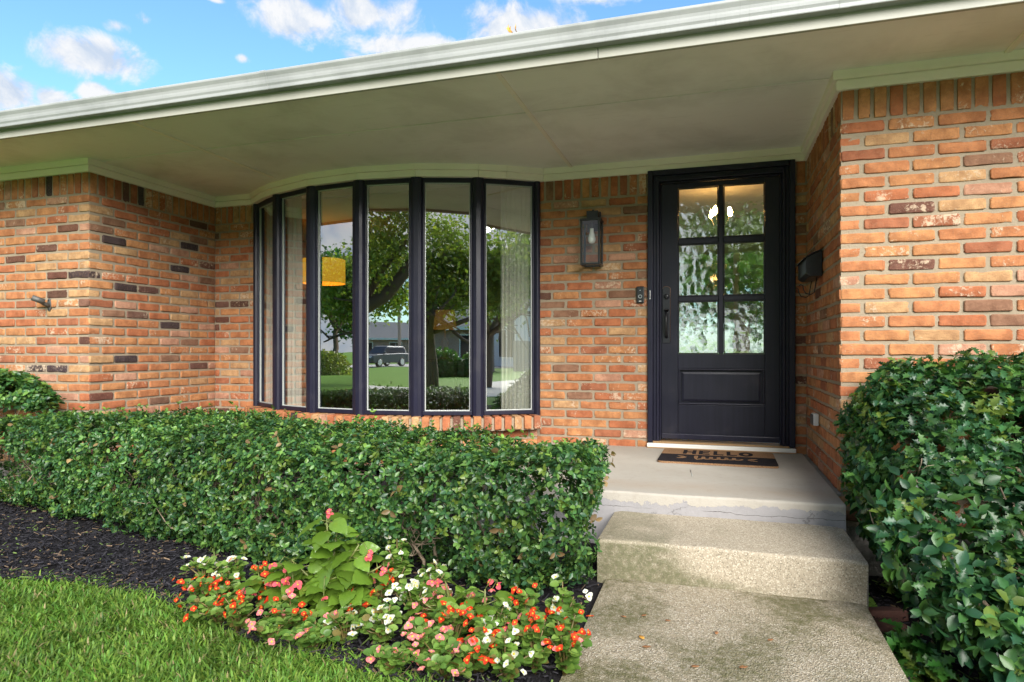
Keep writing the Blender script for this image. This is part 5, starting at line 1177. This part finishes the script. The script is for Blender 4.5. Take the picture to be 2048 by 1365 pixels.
# trees: tapered trunk, limbs, leaf clumps
def tree(name, loc, h, spread, label, seed, nleaf=9000, lsize=.11, cols=None, trunk=.22, fork=.35, crown_lo=.38, clump=.55, group='trees across the street', extra=None):
    rd = random.Random(seed); r = np.random.default_rng(seed); e = empty(name, loc, label=label, cat='tree', group=group); mb = MB(); tips = []
    def grow(p, d, L_, rad, lev):
        segs = 4; pts = [p]
        for i in range(segs): d = (d + Vector((rd.gauss(0, .14), rd.gauss(0, .14), rd.gauss(.03, .08)))).normalized(); pts.append(pts[-1] + d * L_ / segs)
        mb.tube(pts, [rad * (1 - .42 * i / segs) for i in range(segs + 1)], 9 if lev < 2 else 5)
        if lev >= 3: tips.extend(pts[1:]); return
        if lev == 2: tips.extend(pts[2:])
        for k in range(4 if lev else 5):
            a = rd.uniform(0, 6.28) if lev else k * 1.26 + rd.uniform(-.3, .3); q = pts[rd.randint(2, segs)] if lev else pts[-1] - Vector((0, 0, rd.uniform(0, L_ * .25))); o = d.orthogonal().normalized(); o = (Matrix.Rotation(a, 3, d) @ o)
            grow(q, (d * rd.uniform(.35, .8) + o * rd.uniform(.6, 1.0) * spread).normalized(), L_ * rd.uniform(.58, .85), rad * .56, lev + 1)
    grow(Vector((0, 0, -.1)), Vector((rd.gauss(0, .06), rd.gauss(0, .06), 1)), h * fork, trunk, 0); P_(mb.build('trunk', M['bark'], smooth=True), e)
    T = np.array([tuple(t) for t in tips]); T = T[T[:, 2] > h * crown_lo * .7]; T = T if extra is None else np.concatenate([T, np.array(extra)]); k = r.integers(0, len(T), nleaf); pos = T[k] + r.normal(0, clump * .42, (nleaf, 3)); dr = unit(r.normal(0, 1, (nleaf, 3)) + np.array([0, 0, -.3])); nr = unit(r.normal(0, .6, (nleaf, 3)) + np.array([0, 0, 1]))
    cols = np.array(cols if cols is not None else [(.045, .095, .022), (.06, .12, .025), (.035, .08, .02), (.085, .13, .03)]); sh = r.uniform(.7, 1.3, (len(T), 1))[k]
    V, F, C = leaf_geo('lance', pos, dr, nr, r.uniform(.7, 1.3, nleaf) * lsize, cols[r.integers(0, len(cols), nleaf)] * sh, 1.3); P_(tag(np_mesh('crown', V, F, M['tree_leaf'], vc=C), kind='stuff'), e); return e
OAK = [(.14, .20, .045), (.18, .24, .05), (.10, .155, .035), (.23, .25, .06)]
ok = tree('oak_tree', (-8.3, -5.5, 0), 10.0, 1.15, 'large spreading oak with a forked limb, mirrored in the third and fourth panes', 4, 27000, .12, OAK, trunk=.27, fork=.20, clump=.9, group=None, extra=[(2.0 + .28 * i + .1 * j, -1.2 + .5 * ((i * 7 + j * 3) % 5), 3.1 + .5 * j + .12 * i) for i in range(10) for j in range(6)])
P_(MB().tube([(.05, 0, 1.0), (1.0, -.2, 1.55), (2.2, -.45, 2.15), (2.75, -.5, 2.5), (3.15, -.5, 2.95), (3.6, -.6, 3.7), (4.2, -.9, 4.3)], [.20, .17, .165, .16, .15, .11, .06], 10).build('limb', M['bark'], smooth=True), ok)
P_(MB().tube([(1.9, -.4, 2.0), (2.3, -.6, 2.6), (2.6, -.6, 3.1), (3.2, -.8, 3.9)], [.11, .10, .085, .05], 9).build('limb', M['bark'], smooth=True), ok)
tree('oak_tree', (1.3, -9.5, 0), 10, 1.1, 'leafy oak across the lawn mirrored in the fifth pane', 25, 28000, .12, OAK, trunk=.20, fork=.22, clump=.85, group=None, extra=[(-1.3 + 2.6 * math.cos(k * 2.4) * math.sqrt(k / 150), .3 + 2.0 * math.sin(k * 2.4) * math.sqrt(k / 150), 4.6 + 2.6 * ((k * .618) % 1)) for k in range(150)])
tree('oak_tree', (-13.2, -6.6, 0), 10, 1.1, 'oak left of the big forked oak, mirrored in the third pane', 29, 22000, .12, OAK, trunk=.2, fork=.21, clump=.9, group=None)
tree('oak_tree', (-11.5, -16.5, 0), 12, 1.0, 'oak further down the lawn behind the big forked oak', 27, 18000, .19, OAK, trunk=.24, fork=.24, clump=1.0, group=None)
tree('shade_tree', (-27, -19, road_z(-24, -22)), 11, .9, 'round green tree beyond the lawn mirrored in the third pane', 6, 14000, .26, [(.03, .10, .03), (.045, .13, .035)], .2, .3, .3, .9)
tree('shade_tree', (-27, -49, road_z(-20, -52)), 8, .8, 'broad tree behind the parked car', 8, 7000, .28, None, .25, .3, .3, 1.0)
tree('shade_tree', (-9, -62, -.2), 9, .8, 'pale green tree behind the utility pole', 10, 7000, .3, [(.10, .13, .06), (.13, .15, .08)], .25, .3, .3, 1.1)
tree('shade_tree', (30, -42, -.2), 11, .8, 'tall dark tree behind the white gabled house', 14, 8000, .32, [(.025, .07, .03), (.035, .09, .04)], .3, .3, .3, 1.2)
tree('shade_tree', (14, -44, -.2), 9, .8, 'dark tree behind the brick house roof', 16, 7000, .3, [(.035, .08, .03), (.05, .11, .035)], .3, .3, .3, 1.1)
tree('shade_tree', (7.6, -4.9, 0), 9.5, 1.05, 'oak near the drive mirrored in the right pane', 18, 21000, .115, OAK, .17, .22, .4, .85)
tree('shade_tree', (.6, 19, 0), 7, .8, 'backyard tree seen faintly through the hall', 26, 6000, .25, [(.08, .18, .04), (.11, .22, .05)], .2, .3, .2, 1.0)
# shrubs of the front garden
def bush(name, c, rad, label, seed, n, size, cols, group='garden bushes across the lawn'):
    r = np.random.default_rng(seed); e = empty(name, (c[0], c[1], c[2] if len(c) > 2 else road_z(c[0], c[1])), label=label, cat='bush', group=group); u = unit(r.normal(0, 1, (n, 3))); u[:, 2] = np.abs(u[:, 2]); rr = .78 + .3 * vnoise(u * 3 + seed, 1.0); P = u * np.array(rad) * rr[:, None] * (r.random((n, 1)) ** .25)
    cols = np.array(cols); V, F, C = leaf_geo('oval', P, unit(u + r.normal(0, .6, (n, 3))), unit(u + r.normal(0, .5, (n, 3)) + np.array([0, 0, .4])), r.uniform(.7, 1.3, n) * size, cols[r.integers(0, len(cols), n)] * r.uniform(.7, 1.3, (n, 1)), 1.2); P_(tag(np_mesh('foliage', V, F, M['soft_leaf'], vc=C), kind='stuff'), e)
    mb = MB(); rd = random.Random(seed)
    for k in range(5): stick(mb, (rd.gauss(0, .1), rd.gauss(0, .1), -.05), (rd.gauss(0, .5), rd.gauss(0, .5), 1), rad[2] * .8, .02, rd, 4, 5)
    P_(mb.build('branches', M['twig'], smooth=True), e); return e
bush('round_bush', (-22.5, -14.2), (1.2, 1.2, 1.35), 'round yellow green bush on the lawn mirrored in the third pane', 60, 2600, .13, [(.22, .26, .05), (.16, .22, .04), (.30, .31, .09)])
LB = [(2.6, -21.5), (4.5, -21.0), (6.4, -20.2), (8.2, -19.0)]
for i, (x, y) in enumerate(LB): bush('shrub_row_bush', (x, y), (1.35, 1.1, 1.45), ('leafy green bush at the left end of the row before the brick house', 'second leafy bush of the row before the brick house', 'third leafy bush of the row before the brick house', 'leafy green bush at the right end of the row before the brick house')[i], 70 + i, 2600, .15, [(.05, .14, .03), (.07, .17, .035), (.10, .19, .05)])
# brick ranch house across the street
def far_house(name, c, rz, L_, D_, hw_, hr, wall_mat, label, gable=False):
    e = empty(name, c, rz, label=label, cat='house', group=None); P_(MB().box(-L_ / 2, L_ / 2, -D_ / 2, D_ / 2, -.5, hw_).build('wall', wall_mat), e); o = .6; m = MB(); ins = D_ / 2 if not gable else 0
    A = [(-L_ / 2 - o, -D_ / 2 - o), (L_ / 2 + o, -D_ / 2 - o), (L_ / 2 + o, D_ / 2 + o), (-L_ / 2 - o, D_ / 2 + o)]
    b = len(m.v); m.v += [(x, y, hw_) for x, y in A] + [(x, y, hw_ + .16) for x, y in A] + [(-L_ / 2 + ins, 0, hw_ + hr), (L_ / 2 - ins, 0, hw_ + hr)]
    m.f += [(3, 2, 1, 0), (0, 1, 5, 4), (1, 2, 6, 5), (2, 3, 7, 6), (3, 0, 4, 7), (4, 5, 9, 8), (5, 6, 9), (6, 7, 8, 9), (7, 4, 8)]; P_(m.build('roof', M['roof_shingle']), e)
    P_(MB().box(-L_ / 2 - o - .02, L_ / 2 + o + .02, D_ / 2 + o, D_ / 2 + o + .03, hw_ - .02, hw_ + .2).build('fascia', M['white_paint']), e)
    k = 0
    for x in np.arange(-L_ / 2 + 2, L_ / 2 - 1.5, 3.4):
        w = P_(MB().box(x - .75, x + .75, D_ / 2, D_ / 2 + .05, .75, hw_ - .25).build('window', M['white_paint']), e); P_(MB().box(x - .66, x - .03, D_ / 2 + .051, D_ / 2 + .06, .84, hw_ - .34).box(x + .03, x + .66, D_ / 2 + .051, D_ / 2 + .06, .84, hw_ - .34).build('pane', M['car_glass']), w)
    return e
far_house('brick_ranch_house', (15.4, -29.4, -.25), R_(30), 22, 9, 2.6, 2.3, M['far_brick'], 'low red brick house with grey hip roof across the street'); 
far_house('white_house', (40, -29, -.25), R_(52), 13, 9, 4.6, 3.0, M['white_siding'], 'white two storey gabled house beyond the brick house')
far_house('brick_ranch_house', (-24, -68, -.25), R_(-15), 20, 9, 2.6, 2.2, M['far_brick'], 'distant brick house behind the parked car')
# board fence beside the brick house
fe = empty('board_fence', (26.2, -18.2, -.2), R_(40), label='tall weathered board fence beside the brick house', cat='fence')
for k in range(26): P_(MB().box(k * .2 - 2.6, k * .2 - 2.6 + .185, -.012, .012, 0, 1.9 + .015 * math.sin(k * 2.3)).build('board', M['fence_wood']), fe)
for z in (.4, 1.5): P_(MB().box(-2.6, 2.6, -.06, -.0125, z, z + .09).build('rail', M['fence_wood']), fe)
# utility pole with cross-arm
up_ = empty('utility_pole', (-16.6, -50.0, road_z(-16, -50)), label='tall wooden utility pole beside the street behind the parked car', cat='pole')
P_(MB().tube([(0, 0, -.2), (0, 0, 9)], [.16, .12], 12).build('pole', M['pole_wood'], smooth=True), up_); P_(MB().box(-1.1, 1.1, -.06, .06, 8.1, 8.25).build('cross_arm', M['pole_wood']), up_)
for x in (-.9, .9): P_(MB().tube([(x, 0, 8.25), (x, 0, 8.45)], [.05, .03], 8).build('insulator', M['aged_metal']), up_)
# ------------------------------------------------------------------ bricks: the 300 that show largest are objects of their own, the rest one part
def wn(o): m = o.modifiers.new('normals', 'WEIGHTED_NORMAL'); m.weight = 100; return o
def score(b):
    c = b['c']; d = np.array([-math.sin(YAW), math.cos(YAW)]); rr = np.array([math.cos(YAW), math.sin(YAW)]); dep = c[0] * d[0] + c[1] * d[1]; u = (c[0] * rr[0] + c[1] * rr[1]) / dep; px = 1024 + F_PX * u; py = HOR - F_PX * (c[2] - CAM_Z) / dep
    if not (-5 < px < 2053): return 0
    if px < 1190 and py > 815 + .06 * px: return 0
    if px > 1700 and py > 800: return 0
    if px > 1800 and py > 725: return 0
    v = np.array([-c[0], -c[1]]); v = v / np.linalg.norm(v); cosf = max(0.02, float(v @ b['n'])); ext = b['P'].max(0) - b['P'].min(0)
    if b['name'] == 'sill_brick': return 1
    return cosf * math.hypot(ext[0], ext[1]) * ext[2] / dep ** 2
wb = [b for b in BRICKS if b['name'] == 'brick']; wb.sort(key=score, reverse=True)
for b in wb[:300]:
    o = np_mesh('brick', b['P'], None, M['brick'], b['wall'], vc=b['vc'], F4=b['F']); o.location = b['c']; wn(o)
Vs, Fs, Cs = [], [], []; k = 0
for b in wb[300:]:
    Vs.append(b['P'] + b['c']); Fs.append(b['F'] + k); Cs.append(b['vc']); k += len(b['P'])
wn(H(tag(np_mesh('brickwork', np.concatenate(Vs), None, M['brick'], F4=np.concatenate(Fs), vc=np.concatenate(Cs)), kind='stuff')))
for b in BRICKS:
    if b['name'] == 'sill_brick': o = np_mesh('sill_brick', b['P'], None, M['brick'], window, vc=b['vc'], F4=b['F']); o.location = b['c']; wn(o)
